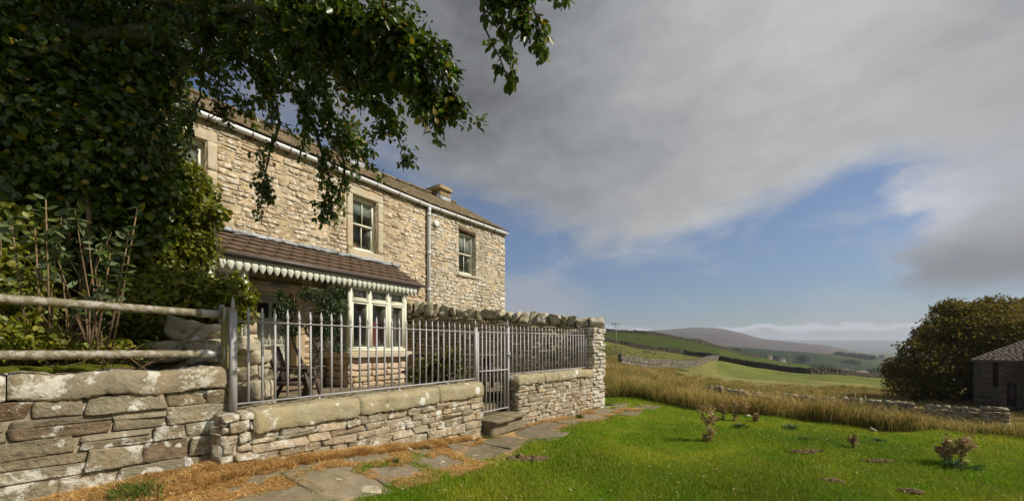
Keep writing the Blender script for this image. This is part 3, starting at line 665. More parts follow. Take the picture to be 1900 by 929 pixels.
def hill(name, crest, base_front, base_z, back, colf, ny=26, seed=1, namp=.05):
    """crest: (px, py, Y); a ridge rising from base_front to its crest and falling behind"""
    pxs = np.linspace(crest[0][0], crest[-1][0], 320); cp = np.array(crest, float)
    cy = np.interp(pxs, cp[:, 0], cp[:, 1]); k = np.hanning(5); k /= k.sum(); cy = np.convolve(np.pad(cy, 2, 'edge'), k, 'valid') + (vnoise(pxs, pxs * 0, .05, seed) - .5) * .9
    cY = np.interp(pxs, cp[:, 0], cp[:, 2]); a = (pxs - CX) / F
    rows = []
    for t in np.linspace(0, 1.25, ny):
        if t <= 1:
            Yv = base_front + (cY - base_front) * t; zc = EYE - (cy - HY) / F * cY
            s = _w(t) * .5 + t * .5; z = base_z + (zc - base_z) * s
            X = a * Yv; z = z + (vnoise(X, Yv, 6 / cY.mean(), seed) - .5) * (zc - base_z) * namp * 2 * np.sin(math.pi * min(t, .97)) 
        else:
            q = (t - 1) / .25; Yv = cY + (back - cY) * q; z = zc + (base_z - 40 - zc) * q * q; X = a * Yv
        rows.append(np.stack([X, Yv, z], -1))
    P = np.array(rows); nr, nc = P.shape[:2]; i = np.arange(nr - 1)[:, None]; j = np.arange(nc - 1)[None]
    Q = np.stack([i * nc + j, i * nc + j + 1, (i + 1) * nc + j + 1, (i + 1) * nc + j], -1).reshape(-1, 4)
    V = P.reshape(-1, 3); mb = MB(); tt = np.repeat(np.linspace(0, 1.25, ny), nc)
    mb.add(V, Q, colf(V[:, 0], V[:, 1], tt)); struct(name, mb, M_HILL, True)
def c_mid(X, Y, t):
    n = vnoise(X, Y, .012, 3); n2 = vnoise(X, Y, .004, 8)
    c = np.array([.022, .034, .013]) + (np.array([.055, .068, .019]) - np.array([.022, .034, .013])) * np.clip(n2 * 2.4 - .8, 0, 1)[:, None]
    return c * (.75 + .5 * n)[:, None]
def c_moor(X, Y, t):
    n = vnoise(X, Y, .004, 3) * .5 + vnoise(X, Y, .012, 4) * .5; n2 = vnoise(X, Y, .0016, 5) * .6 + vnoise(X, Y, .006, 6) * .4
    a, b = np.array([.058, .036, .038]), np.array([.105, .085, .045]); c = a + (b - a) * np.clip(n2 * 2.6 - .9, 0, 1)[:, None]
    lo = np.clip(1 - t * 2.2, 0, 1)[:, None]; c = c + (np.array([.15, .135, .05]) - c) * lo * .7
    return c * (.5 + 1.0 * n)[:, None]
def c_far(X, Y, t): return np.array([.06, .06, .05]) * (.8 + .4 * vnoise(X, Y, .001, 2))[:, None]
hill('valley_side', [(900, 640, 900), (1300, 640, 950), (1370, 643, 1000), (1450, 650, 1050), (1552, 657, 1150), (1624, 666, 1250), (1700, 672, 1300), (1850, 680, 1350), (2500, 690, 1400)], 520, -52, 2200, c_mid, seed=3)
hill('moorland_hill', [(800, 625, 4200), (1100, 619, 4200), (1188, 614, 4200), (1255, 609.5, 4200), (1301, 607, 4200), (1338, 609, 4200), (1379, 618.5, 4100), (1410, 627, 4000), (1450, 632, 3800), (1537, 641, 3500), (1624, 660, 3000), (1680, 668, 2900), (2400, 690, 2900)], 1500, -60, 6500, c_moor, seed=4)
hill('distant_hill', [(700, 632, 9500), (1400, 630, 9500), (1537, 631, 9500), (1640, 630, 9500), (1712, 631.5, 9500), (1850, 633, 9500), (2600, 636, 9500)], 5000, -60, 12500, c_far, seed=5)

def build_haze():
    mb = MB(); mb.box(-16000, 16000, -6000, 15500, -110, 260)
    m = bpy.data.materials.new('haze_air'); m.use_nodes = True; t = m.node_tree; t.nodes.clear()
    o = t.nodes.new('ShaderNodeOutputMaterial'); v = t.nodes.new('ShaderNodeVolumePrincipled')
    v.inputs['Color'].default_value = (.80, .88, 1.0, 1); v.inputs['Density'].default_value = 0.00012; v.inputs['Anisotropy'].default_value = 0.1
    t.links.new(v.outputs[0], o.inputs['Volume'])
    ob = struct('haze', mb, m, kind='stuff')
build_haze()

# ------------------------------------------------------------------ farmhouse
def E(z): return EYE + z                           # heights measured from eye level
BASE = 0.45; EAVE = E(4.60); RIDGE_W = 2.9; RIDGE_Z = E(6.42)
PITCH = (RIDGE_Z - E(4.64)) / (RIDGE_W + .17)
LEN_A = 9.918; LEN_B = 4.0; U_A0 = -0.6
_b = FA.p(6.0, FH, BASE)
HOUSE = thing('farmhouse', 'two storey buff rubble stone farmhouse with stone slate roof, white gutter and sash windows', 'farmhouse', _b, FA.ang)
rsH = np.random.RandomState(21)

def wall_pieces(mb, fr, u0, u1, z0, z1, holes, w0, w1):
    us = sorted({u0, u1, *[h[0] for h in holes], *[h[1] for h in holes]}); us = [u for u in us if u0 <= u <= u1]
    for a, b in zip(us[:-1], us[1:]):
        hs = sorted([(h[2], h[3]) for h in holes if h[0] <= a + 1e-6 and h[1] >= b - 1e-6]); z = z0
        for c, d in hs:
            if c > z: mb.box(a, b, w0, w1, z, c, fr)
            z = max(z, d)
        if z < z1: mb.box(a, b, w0, w1, z, z1, fr)

WIN_A = [(2.76, 3.61), (6.97, 7.82)]               # upper sash openings of the main front
WZ = (E(2.63), E(4.13))
DOOR = (4.52, 5.40, E(-.66), E(1.24))
BAYS = [(2.0, 3.93), (6.17, 7.99)]
BAYW = FH - 0.99; BZ0, BZ1 = E(-.13), E(1.44); PORCH_U = (1.9, 8.42)
holesA = [(a, b, *WZ) for a, b in WIN_A] + [DOOR] + [(a + .15, b - .15, E(-.2), E(1.5)) for a, b in BAYS]
trimA = [(a - .17, b + .17, E(2.42), E(4.33)) for a, b in WIN_A] + [(DOOR[0] - .17, DOOR[1] + .20, BASE, E(1.46))] + [(a, b, BASE, E(1.7)) for a, b in BAYS]
WINB = (1.36, 2.24, E(2.60), E(4.13)); holesB = [WINB]; trimB = [(WINB[0] - .02, WINB[1] + .02, E(2.50), E(4.27))]

mb = MB()
wall_pieces(mb, FA, U_A0, LEN_A, BASE, EAVE, holesA, FH, FH + .5)
wall_pieces(mb, FB, 0, LEN_B, BASE, EAVE, holesB, 0, .5)
# gable ends and rear wall
back = 2 * RIDGE_W
for fr, u0, u1, w in ((FA, U_A0, U_A0 + .4, FH), (FB, LEN_B - .4, LEN_B, 0)):
    q = [(w + .5, BASE), (w + back, BASE), (w + back, EAVE), (w + RIDGE_W, RIDGE_Z - .10), (w + .5, EAVE + .30)]
    V = [(u0, a, z) for a, z in q] + [(u1, a, z) for a, z in q]; n = 5
    mb.add(fr.arr(V), [tuple(range(n)), tuple(range(2 * n - 1, n - 1, -1))] + [(i, i + n, (i + 1) % n + n, (i + 1) % n) for i in range(n)])
mb.box(U_A0 + .4, LEN_A + .3, FH + back - .3, FH + back, BASE, EAVE, FA); mb.box(0, LEN_B - .4, back - .3, back, BASE, EAVE, FB)
part('wall_core', mb, M_MORTAR, HOUSE)
mb = MB()
S = courses(U_A0, LEN_A, E(1.75), EAVE - .02, .118, .28, rsH, .014, trimA, .35, .6, .22)
wall_stones(mb, FA, S, FH - .005, .12, rsH, .019, n=4, rnd=.30, jit=.13, rough=.08, rot=.03)
S = courses(U_A0, 2.0, BASE, E(1.75), .118, .28, rsH, .014, (), .35, .6, .22); wall_stones(mb, FA, S, FH - .005, .12, rsH, .019, n=4, rnd=.30, jit=.13, rough=.08, rot=.03)
part('rubble_facing', mb, M_FACADE, HOUSE, True)
mb = MB()
S = courses(3.93, 6.17, BASE, E(1.75), .15, .34, rsH, .022, trimA, .3, .5, .2)
wall_stones(mb, FA, S, FH - .008, .12, rsH, .024, n=4, rnd=.45, jit=.16, rough=.10, rot=.03)
part('limewashed_facing', mb, M_PINK, HOUSE, True); mb = MB()
S = courses(7.99, LEN_A, BASE, E(1.75), .14, .32, rsH, .022, trimA, .3, .5, .2)
wall_stones(mb, FA, S, FH - .008, .12, rsH, .024, n=4, rnd=.45, jit=.16, rough=.10, rot=.03)
part('limewashed_facing', mb, M_PINK, HOUSE, True)
mb = MB()
S = courses(0.02, LEN_B - .30, BASE, EAVE - .02, .108, .22, rsH, .016, trimB, .3, .55, .2)
wall_stones(mb, FB, S, -.005, .12, rsH, .019, n=4, rnd=.28, jit=.13, rough=.08, rot=.03)
z = BASE; k = 0
C, Hh = [], []
while z < EAVE - .1:                                # alternating corner stones
    h = rsH.uniform(.2, .3); l = (.42, .26)[k % 2]; C.append((LEN_B - l / 2 + .012, .13, z + h / 2)); Hh.append((l / 2, .15, h / 2 - .008)); z += h; k += 1
stones(mb, C, Hh, FB, 4, .25, .05, .05, .01, rsH)
part('extension_facing', mb, M_FACADE_B, HOUSE, True)

# roof of stone slates
def slates(fr, u0, u1, w0, w1, z0, pitch, rs, mb, row=.25, ln=.42, th=.035):
    s = 0; L = w1 - w0; k = 0; C, Hh = [], []
    while s < L:
        d = min(row * (1 - .25 * s / L), L - s + .02); u = u0 - rs.uniform(0, ln)
        while u < u1:
            l = ln * rs.uniform(.6, 1.4); a, b = max(u, u0), min(u + l, u1)
            if b - a > .05:
                wc = w0 + s + d / 2 + .05; C.append(((a + b) / 2, wc, z0 + (wc - w0) * pitch + rs.uniform(0, .012))); Hh.append(((b - a) / 2 - .006, d / 2 + .09, th / 2 * rs.uniform(.8, 1.3)))
            u += l
        s += d
    C, Hh = np.array(C), np.array(Hh); sub = MB(); stones(sub, C * 0, Hh, WORLD, 3, .12, .03, .12, .012, rs)
    V = sub.V[0].reshape(len(C), -1, 3); ang = math.atan(pitch) - .06; ca, sa = math.cos(ang), math.sin(ang)
    y, zz = V[..., 1].copy(), V[..., 2].copy(); V[..., 1] = y * ca - zz * sa; V[..., 2] = y * sa + zz * ca
    V = V + C[:, None]; mb.add(fr.arr(V.reshape(-1, 3)), sub.Fs[0])
mb = MB()
slates(FA, U_A0 - .1, LEN_A + .32, FH - .17, FH + RIDGE_W, E(4.66), PITCH, rsH, mb)
slates(FB, 0.02, LEN_B + .07, -.17, RIDGE_W, E(4.66), PITCH, rsH, mb)
for fr, u0, u1, w in ((FA, U_A0 - .1, LEN_A + .35, FH), (FB, .15, LEN_B + .07, 0)):   # ridge stones
    n = int((u1 - u0) / .6); us = np.linspace(u0, u1, n + 1); C = [((a + b) / 2, w + RIDGE_W, RIDGE_Z + .05) for a, b in zip(us[:-1], us[1:])]
    stones(mb, C, [((u1 - u0) / n / 2 - .006, .14, .05)] * n, fr, 4, .5, .05, .04, .01, rsH)
part('slate_roof', mb, M_SLATE, HOUSE, True)
mb = MB()                                            # rear slope and boarding under the slates
for fr, u0, u1, w in ((FA, U_A0 - .05, LEN_A + .28, FH), (FB, .05, LEN_B + .03, 0)):
    for (wa, za, wb, zb) in ((w - .12, E(4.61), w + RIDGE_W, RIDGE_Z - .03), (w + RIDGE_W, RIDGE_Z - .03, w + back + .15, E(4.61))):
        V = [(u0, wa, za), (u1, wa, za), (u1, wb, zb), (u0, wb, zb)]; V = V + [(a, b, c - .05) for a, b, c in V]
        mb.add(fr.arr(V), [(0, 1, 2, 3), (7, 6, 5, 4), (0, 4, 5, 1), (1, 5, 6, 2), (2, 6, 7, 3), (3, 7, 4, 0)])
part('roof_deck', mb, M_SOFFIT, HOUSE)
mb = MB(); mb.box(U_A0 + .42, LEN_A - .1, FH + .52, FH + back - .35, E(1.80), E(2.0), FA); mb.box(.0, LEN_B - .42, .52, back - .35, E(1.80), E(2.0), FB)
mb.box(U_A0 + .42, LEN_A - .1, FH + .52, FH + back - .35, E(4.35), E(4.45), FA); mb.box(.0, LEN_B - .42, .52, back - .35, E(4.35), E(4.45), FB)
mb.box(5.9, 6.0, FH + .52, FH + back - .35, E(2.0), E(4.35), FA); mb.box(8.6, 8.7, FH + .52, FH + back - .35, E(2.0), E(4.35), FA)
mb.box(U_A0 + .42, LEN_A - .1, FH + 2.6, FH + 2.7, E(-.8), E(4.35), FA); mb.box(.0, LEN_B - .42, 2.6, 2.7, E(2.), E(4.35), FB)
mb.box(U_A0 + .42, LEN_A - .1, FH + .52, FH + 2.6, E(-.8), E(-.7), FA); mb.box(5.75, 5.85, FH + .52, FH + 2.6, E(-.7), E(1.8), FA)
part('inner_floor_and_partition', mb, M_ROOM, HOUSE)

# gutter, brackets, downpipe
mb = MB(); g0, g1 = FA.p(U_A0 - .1, FH - .105, E(4.585)), FA.p(LEN_A - .005, FH - .105, E(4.585)); g2 = FB.p(LEN_B + .06, -.105, E(4.575))
def gutter_path(a, b, seg): return [a + (b - a) * (i / seg) for i in range(seg + 1)]
mb.tube(gutter_path(g0, g1, 8) + gutter_path(g1, g2, 4)[1:], .062, 10)
gut = part('gutter', mb, M_GUTTER, HOUSE, True)
mb0 = MB(); mb0.tube([(math.cos(t) * .068, 0, math.sin(t) * .068) for t in np.linspace(math.pi * .9, 2.1 * math.pi, 9)], .011, 5); mb0.bar((.05, 0, -.05), (.11, 0, -.10), .02, .02)
for fr, us in ((FA, np.arange(.3, LEN_A, .82)), (FB, np.arange(.35, LEN_B, .72))):
    mm = None
    for u in us:
        c = fr.p(u, (FH if fr is FA else 0) - .105, E(4.583)); mb = MB()
        # bracket: local x is towards the house
        for v, f in zip(mb0.V, mb0.Fs): pass
        V = np.concatenate(mb0.V); A = np.stack([V[:, 1], V[:, 0], V[:, 2]], 1)
        mb = MB(); off = 0
        W3 = A.copy(); W3[:, :2] = A[:, :1] * fr.d + A[:, 1:2] * fr.n; W3 = W3 + np.array(c)
        mb.V = [W3]; mb.Fs = list(mb0.Fs); mb.nv = len(W3)
        part('gutter_bracket', mb, M_RUST, HOUSE, True)
mb = MB(); dp = [FA.p(9.80, FH - .10, E(4.56)), FA.p(9.80, FH - .10, E(4.42)), FA.p(9.80, FH - .085, E(4.34)), FA.p(9.80, FH - .085, .7)]
mb.tube(dp, .058, 12)
for zz in (4.30, 3.05, 1.85, .6): mb.tube([FA.p(9.80, FH - .085, E(zz - .05)), FA.p(9.80, FH - .085, E(zz + .05))], .070, 12)
part('downpipe', mb, M_GUTTER, HOUSE, True)
mb = MB(); c = FB.p(.22, -.0, E(4.10))
mb.tube([FB.p(.24, .02, E(4.10)), FB.p(.24, -.05, E(4.10))], .05, 12); mb.tube([FB.p(.24, -.05, E(4.10)), FB.p(.24, -.075, E(4.10)), FB.p(.24, -.10, E(4.10)), FB.p(.24, -.11, E(4.10))], [.105, .115, .105, .06], 20)
part('round_wall_light', mb, M_WHITE, HOUSE, True)

# chimneys
def chimney(fr, u0, u1, w0, w1, ztop, pot=False):
    zb = E(4.66) + (w0 - (FH if fr is FA else 0)) * PITCH - .5
    mb = MB(); rs = rsH; z = zb; C, Hh = [], []
    cu, cw = (u0 + u1) / 2, (w0 + w1) / 2
    mb.box(u0 + .03, u1 - .03, w0 + .03, w1 - .03, zb, ztop - .02, fr)
    while z < ztop - .16:
        h = rs.uniform(.13, .2); h = min(h, ztop - .14 - z)
        if h < .05: break
        for (a0, a1, fixed, ax, sg) in ((u0, u1, w0, 0, 1), (u0, u1, w1, 0, -1), (w0, w1, u0, 1, 1), (w0, w1, u1, 1, -1)):
            s = a0
            while s < a1 - .02:
                l = rs.uniform(.18, .36); l = l if s + l < a1 - .1 else a1 - s
                if ax == 0: C.append((s + l / 2, fixed + sg * .06, z + h / 2)); Hh.append((l / 2 - .006, .065, h / 2 - .005))
                else: C.append((fixed + sg * .06, s + l / 2, z + h / 2)); Hh.append((.065, l / 2 - .006, h / 2 - .005))
                s += l
        z += h
    stones(mb, C, Hh, fr, 3, .25, .06, .06, .01, rs)
    stones(mb, [(cu, cw, ztop - .07), (cu, cw, ztop + .02)], [((u1 - u0) / 2 + .09, (w1 - w0) / 2 + .09, .06), ((u1 - u0) / 2 + .04, (w1 - w0) / 2 + .04, .05)], fr, 5, .15, .02, .06, .004, rs)
    o = part('chimney', mb, M_CHIM, HOUSE, True)
    m2 = MB(); zr = lambda w: E(4.66) + (w - (FH if fr is FA else 0)) * PITCH
    m2.box(u0 - .02, u1 + .02, w0 - .025, w0 + .05, zr(w0) - .05, zr(w0) + .27, fr)
    for ua, ub in ((u0 - .022, u0 + .05), (u1 - .05, u1 + .022)):
        for i in range(3):
            wa = w0 + .052 + (w1 - w0) / 3 * i; wb = wa + (w1 - w0) / 3; m2.box(ua, ub, wa, wb, zr(min(wa, (FH if fr is FA else 0) + RIDGE_W)) - .05, zr(min(wb, (FH if fr is FA else 0) + RIDGE_W)) + .16 - .02 * i, fr)
    part('lead_flashing', m2, M_LEAD, o)
    if pot:
        m3 = MB(); m3.lathe(fr.p(cu - .1, cw, ztop + .05), [(.15, 0), (.14, .1), (.12, .35), (.15, .38), (.15, .45), (.10, .45), (.10, .3)], 14); part('chimney_pot', m3, M_TERRA, o, True)
    return o
chimney(FA, 8.57, 9.19, FH + 2.45, FH + 3.35, E(7.12), True)
chimney(FB, 2.72, 3.30, 2.45, 3.35, E(6.74))

# sash windows
def sash_window(fr, u0, u1, z0, z1, wf, stone=True, blind=.40):
    w = wf + .13; f = MB()
    f.box(u0, u0 + .06, w, w + .09, z0, z1, fr); f.box(u1 - .06, u1, w, w + .09, z0, z1, fr); f.box(u0 + .06, u1 - .06, w, w + .09, z1 - .06, z1, fr); f.box(u0 + .06, u1 - .06, w - .02, w + .092, z0, z0 + .07, fr)
    zm = (z0 + z1) / 2; um = (u0 + u1) / 2
    # upper sash (outer) and lower sash (set back)
    for za, zb, wa in ((zm - .02, z1 - .06, w + .012), (z0 + .07, zm + .02, w + .046)):
        f.box(u0 + .06, u0 + .105, wa, wa + .034, za, zb, fr); f.box(u1 - .105, u1 - .06, wa, wa + .034, za, zb, fr)
        f.box(u0 + .105, u1 - .105, wa, wa + .034, za, za + .045, fr); f.box(u0 + .105, u1 - .105, wa, wa + .034, zb - .04, zb, fr)
        f.box(um - .011, um + .011, wa + .004, wa + .03, za + .045, zb - .04, fr)
    o = part('window', f, M_CREAM, HOUSE)
    g = MB(); g.box(u0 + .10, u1 - .10, w + .026, w + .030, zm, z1 - .09, fr); g.box(u0 + .10, u1 - .10, w + .060, w + .064, z0 + .10, zm, fr); part('pane', g, M_GLASS, o)
    b = MB(); b.box(u0 + .06, u1 - .06, w + .052, w + .056, z1 - .06 - blind, z1 - .055, fr); part('blind', b, M_BLIND, o)
    if stone:
        s = MB(); za, zb = z0, z1; h = (zb - za)
        for ux, k in ((u0 - .082, .30), (u1 + .082, .31)):
            s = MB(); stones(s, [(ux, wf + .10, za + h * k), (ux, wf + .10, za + h * (.5 + k))], [(.083, .13, h * k - .001), (.083, .13, h * (.5 - k) - .001)], fr, 8, .05, .012, .02, .002, rsH)
            part('jamb', s, M_DRESSED, o, True)
        s = MB(); stones(s, [((u0 + u1) / 2, wf + .10, z1 + .10)], [((u1 - u0) / 2 + .168, .13, .10)], fr, 10, .04, .012, .02, .002, rsH); part('lintel', s, M_DRESSED, o, True)
        s = MB(); stones(s, [((u0 + u1) / 2, wf + .08, z0 - .10)], [((u1 - u0) / 2 + .17, .14, .10)], fr, 10, .04, .012, .02, .002, rsH); part('sill', s, M_DRESSED, o, True)
    else:
        s = MB(); s.box(u0 - .12, u1 + .16, wf + .0, wf + .3, z1, z1 + .10, fr); part('lintel', s, M_WOODO, o)
        s = MB(); stones(s, [((u0 + u1) / 2 + .03, wf + .08, z0 - .045)], [((u1 - u0) / 2 + .12, .14, .045)], fr, 8, .08, .02, .03, .002, rsH); part('sill', s, M_DRESSED, o, True)
        s = MB(); S = courses(0, .1, z0, z1, .15, .3, rsH, .01); C = [(u1 + .045, wf + .08, q[1]) for q in S]; stones(s, C, [(.06, .12, q[3]) for q in S], fr, 4, .3, .06, .06, .02, rsH); part('jamb', s, M_FACADE_B, o, True)
    return o
for a, b in WIN_A: sash_window(FA, a, b, *WZ, FH)
sash_window(FB, WINB[0], WINB[1], WINB[2], WINB[3], 0, False, .62)

# front door in its recess
d0, d1, dz0, dz1 = DOOR
mb = MB(); w = FH + .24
mb.box(d0 + .07, d1 - .07, w, w + .05, dz0, dz1 - .06, FA)
for (a, b, c, d) in ((.06, .40, .10, .52), (.46, .80, .10, .52), (.06, .40, .66, 1.18), (.46, .80, .66, 1.18)):
    k = (d1 - d0 - .14) / .86
    a0, b0 = d0 + .07 + a * k, d0 + .07 + b * k
    for (p, q, r, s) in ((a0, b0, c, c + .03), (a0, b0, d - .03, d), (a0, a0 + .03, c + .03, d - .03), (b0 - .03, b0, c + .03, d - .03)): mb.box(p, q, w - .014, w, dz0 + r, dz0 + s, FA)
    mb.box(a0 + .06, b0 - .06, w - .009, w, dz0 + c + .06, dz0 + d - .06, FA)
door = part('front_door', mb, M_SAGE, HOUSE)
mb = MB(); mb.box(d0, d0 + .068, w - .06, w + .06, dz0, dz1, FA); mb.box(d1 - .068, d1, w - .06, w + .06, dz0, dz1, FA); mb.box(d0 + .068, d1 - .068, w - .06, w + .06, dz1 - .058, dz1, FA); part('door_frame', mb, M_SAGE, door)
mb = MB(); mb.box(d0 + .14, d0 + .40, w - .006, w - .002, dz0 + 1.32, dz0 + 1.66, FA); mb.box(d0 + .47, d0 + .74, w - .006, w - .002, dz0 + 1.32, dz0 + 1.66, FA); part('door_pane', mb, M_DARK, door)
mb = MB(); mb.tube([FA.p(d0 + .12, w - .004, dz0 + .78), FA.p(d0 + .12, w - .05, dz0 + .78), FA.p(d0 + .12, w - .065, dz0 + .78)], [.012, .028, .02], 10); part('handle', mb, M_RUST, door, True)
mb = MB()
stones(mb, [(d0 - .085, FH + .08, E(-.2)), (d0 - .085, FH + .08, E(.85)), (d1 + .10, FH + .08, E(.15)), (d1 + .10, FH + .08, E(1.05))], [(.085, .16, .46), (.085, .16, .56), (.10, .16, .80), (.10, .16, .19)], FA, 8, .06, .012, .02, .002, rsH)
stones(mb, [((d0 + d1) / 2, FH + .08, E(1.35))], [((d1 - d0) / 2 + .18, .16, .105)], FA, 8, .05, .012, .02, .002, rsH)
part('door_surround', mb, M_PINK, HOUSE, True)
mb = MB(); stones(mb, [((d0 + d1) / 2, FH - .06, E(-.73)), ((d0 + d1) / 2, FH - .26, E(-.88))], [(.62, .28, .07), (.75, .38, .09)], FA, 7, .15, .03, .03, .003, rsH); part('doorstep', mb, M_FLAG, HOUSE, True)

# bay windows under the porch roof
def bay(u0, u1, label=None):
    f = MB(); w = BAYW; pw = .085
    zt = BZ1 + .20; ztr = E(1.12)
    us = [u0, u0 + (u1 - u0) / 3, u0 + 2 * (u1 - u0) / 3, u1]
    f.box(u0, u1, w - .01, w + .10, BZ0, BZ0 + .075, FA); f.box(u0, u1, w, w + .10, BZ1, zt, FA)
    f.box(u0 + pw, u1 - pw, w + .002, w + .098, ztr - .03, ztr + .03, FA)
    for i, u in enumerate(us):
        a, b = (u, u + pw) if i == 0 else ((u - pw, u) if i == 3 else (u - .04, u + .04))
        f.box(a, b, w - .004 if i in (0, 3) else w, w + .10, BZ0 + .075, BZ1, FA)
    for i in range(3):
        a = us[i] + (pw if i == 0 else .04); b = us[i + 1] - (pw if i == 2 else .04)
        for za, zb in ((BZ0 + .075, ztr - .03), (ztr + .03, BZ1)):
            t = .045; ww = w + .012
            f.box(a + .003, a + t, ww, ww + .06, za + .002, zb - .002, FA); f.box(b - t, b - .003, ww, ww + .06, za + .002, zb - .002, FA); f.box(a + t, b - t, ww, ww + .06, za + .002, za + t, FA); f.box(a + t, b - t, ww, ww + .06, zb - t, zb - .002, FA)
    # side lights
    for u, sg in ((u0, 1), (u1, -1)):
        ua, ub = (u, u + .09) if sg > 0 else (u - .09, u)
        f.box(ua, ub, w + .10, FH - .005, BZ0, BZ0 + .075, FA); f.box(ua, ub, w + .10, FH - .005, BZ1, zt, FA); f.box(ua, ub, FH - .09, FH - .005, BZ0 + .075, BZ1, FA)
        f.box(ua + .003, ub - .003, w + .10, FH - .09, ztr - .03, ztr + .03, FA)
    o = part('bay_window', f, M_CREAM, HOUSE, label=label)
    g = MB()
    for i in range(3):
        a = us[i] + .05; b = us[i + 1] - .05
        g.box(a, b, w + .038, w + .042, BZ0 + .09, ztr - .05, FA); g.box(a, b, w + .038, w + .042, ztr + .05, BZ1 - .02, FA)
    for u in (u0 + .045, u1 - .045): g.box(u - .002, u + .002, w + .10, FH - .09, BZ0 + .075, BZ1, FA)
    part('pane', g, M_GLASS, o)
    b_ = MB(); h_ = MB()
    for i in range(3):
        a, b = us[i] + .06, us[i + 1] - .06
        b_.box(a, b, w + .115, w + .122, ztr + .10, BZ1 + .05, FA); h_.box(a, b, w + .110, w + .127, ztr + .035, ztr + .10, FA)
    part('blind', b_, M_BLIND, o); part('blind_hem', h_, M_HEM, o)
    s = MB(); stones(s, [((u0 + u1) / 2, w + .42, BZ0 - .075)], [((u1 - u0) / 2 + .10, .55, .073)], FA, 10, .05, .01, .03, .002, rsH); part('sill', s, M_DRESSED, o, True)
    s = MB(); s.box(u0 + .08, u1 - .08, w + .10, FH, BASE, BZ0 - .15, FA)
    S = courses(u0, u1, BASE, BZ0 - .15, .17, .34, rsH, .02, (), .3, .5, .1); wall_stones(s, FA, S, w + .04, .14, rsH, .03, n=4, rnd=.35, jit=.12, rough=.08)
    for uu, sg in ((u0, 1), (u1, -1)):
        S = courses(w + .1, FH - .02, BASE, BZ0 - .15, .17, .34, rsH, .02); C = np.stack([np.full(len(S), uu + sg * .06), S[:, 0], S[:, 1]], 1); stones(s, C, np.stack([np.full(len(S), .06), S[:, 2], S[:, 3]], 1), FA, 4, .35, .1, .08, .03, rsH)
    part('stone_base', s, M_PINK, o, True)
    return o
for a, b in BAYS: bay(a, b)

# lean-to roof over door and bays
PW0 = FH - 1.15; PZ0, PZ1 = E(1.70), E(2.36); PP = (PZ1 - PZ0) / 1.15
mb = MB(); rows = 5
for k in range(rows):
    wa = PW0 + 1.15 * k / rows - .01; wb = PW0 + 1.15 * (k + 1) / rows + .03; u = PORCH_U[0] - (k % 2) * .15
    ue = PORCH_U[1] - .0 * k
    while u < ue:
        a, b = max(u, PORCH_U[0]), min(u + .30, ue); u += .30
        if b - a < .03: continue
        j = rsH.uniform(-.003, .003); za, zb = PZ0 + (wa - PW0) * PP + .078 + j, PZ0 + (wb - PW0) * PP + .020 + j
        V = [(a + .001, wa, za - .055), (b - .001, wa, za - .055), (b - .002, wb, zb - .03), (a + .002, wb, zb - .03), (a + .002, wa, za), (b - .002, wa, za), (b - .002, wb, zb), (a + .002, wb, zb)]
        mb.add(FA.arr(V), MB.BOXF)
porch = part('lean_to_roof', mb, M_TILE, HOUSE)
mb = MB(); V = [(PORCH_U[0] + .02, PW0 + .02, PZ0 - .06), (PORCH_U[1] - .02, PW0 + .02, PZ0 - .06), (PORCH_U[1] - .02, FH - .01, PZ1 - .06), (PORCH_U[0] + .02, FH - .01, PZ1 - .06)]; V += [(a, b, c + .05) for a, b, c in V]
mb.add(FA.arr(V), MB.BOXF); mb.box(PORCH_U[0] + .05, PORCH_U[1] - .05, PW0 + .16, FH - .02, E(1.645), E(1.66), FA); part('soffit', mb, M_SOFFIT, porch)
mb = MB(); C = []; us = np.arange(PORCH_U[0], PORCH_U[1] - .05, .35)
stones(mb, [(u + .175, FH - .055, PZ1 + .045) for u in us], [(.185, .11, .045)] * len(us), FA, 6, .4, .10, .14, .04, rsH); part('flashing', mb, M_LEAD, porch, True)
mb = MB(); mb.tube([FA.p(PORCH_U[0] - .05, PW0 - .045, PZ0 + .015), FA.p(PORCH_U[1] + .1, PW0 - .045, PZ0 + .005)], .046, 8); part('porch_gutter', mb, M_BROWNG, porch, True)
# scalloped fringe boards: each a pointed tongue, pierced by a small hole
mb = MB(); fz = PZ0 - .055; pit = .14; HOLES = []
u = PORCH_U[0] + .05; fw = PW0 + .022
mb.box(u, PORCH_U[1] - .06, fw - .012, fw + .012, fz - .03, fz + .02, FA)
while u < PORCH_U[1] - .18:
    poly = [(u + .004, fz - .03), (u + .004, fz - .10), (u + .02, fz - .155), (u + .045, fz - .20), (u + .07, fz - .232), (u + .095, fz - .20), (u + .12, fz - .155), (u + .136, fz - .10), (u + .136, fz - .03)]
    mb.prism(poly, fw - .010, fw + .010, FA)
    hole = MB(); HOLES.append(hole); hole.tube([FA.p(u, fw - .0155, fz - .055), FA.p(u, fw - .011, fz - .055)], .015, 8)
    u += pit
# return of the fringe at the right-hand end
q = fw + .02
while q < FH - .25:
    uu = PORCH_U[1] - .07
    V = [(uu, q + a, z) for a, z in ((0, fz + .02), (0, fz - .10), (.07, fz - .2), (.136, fz - .10), (.136, fz + .02))]; V2 = [(uu + .02, b, c) for _, b, c in V]
    mb.add(FA.arr(V + V2), [(0, 1, 2, 3, 4), (9, 8, 7, 6, 5)] + [(i, i + 5, (i + 1) % 5 + 5, (i + 1) % 5) for i in range(5)]); q += pit
fr_ = part('fringe_board', mb, M_FRINGE, porch); 
for hole in HOLES: part('fringe_hole', hole, M_DARK, fr_)
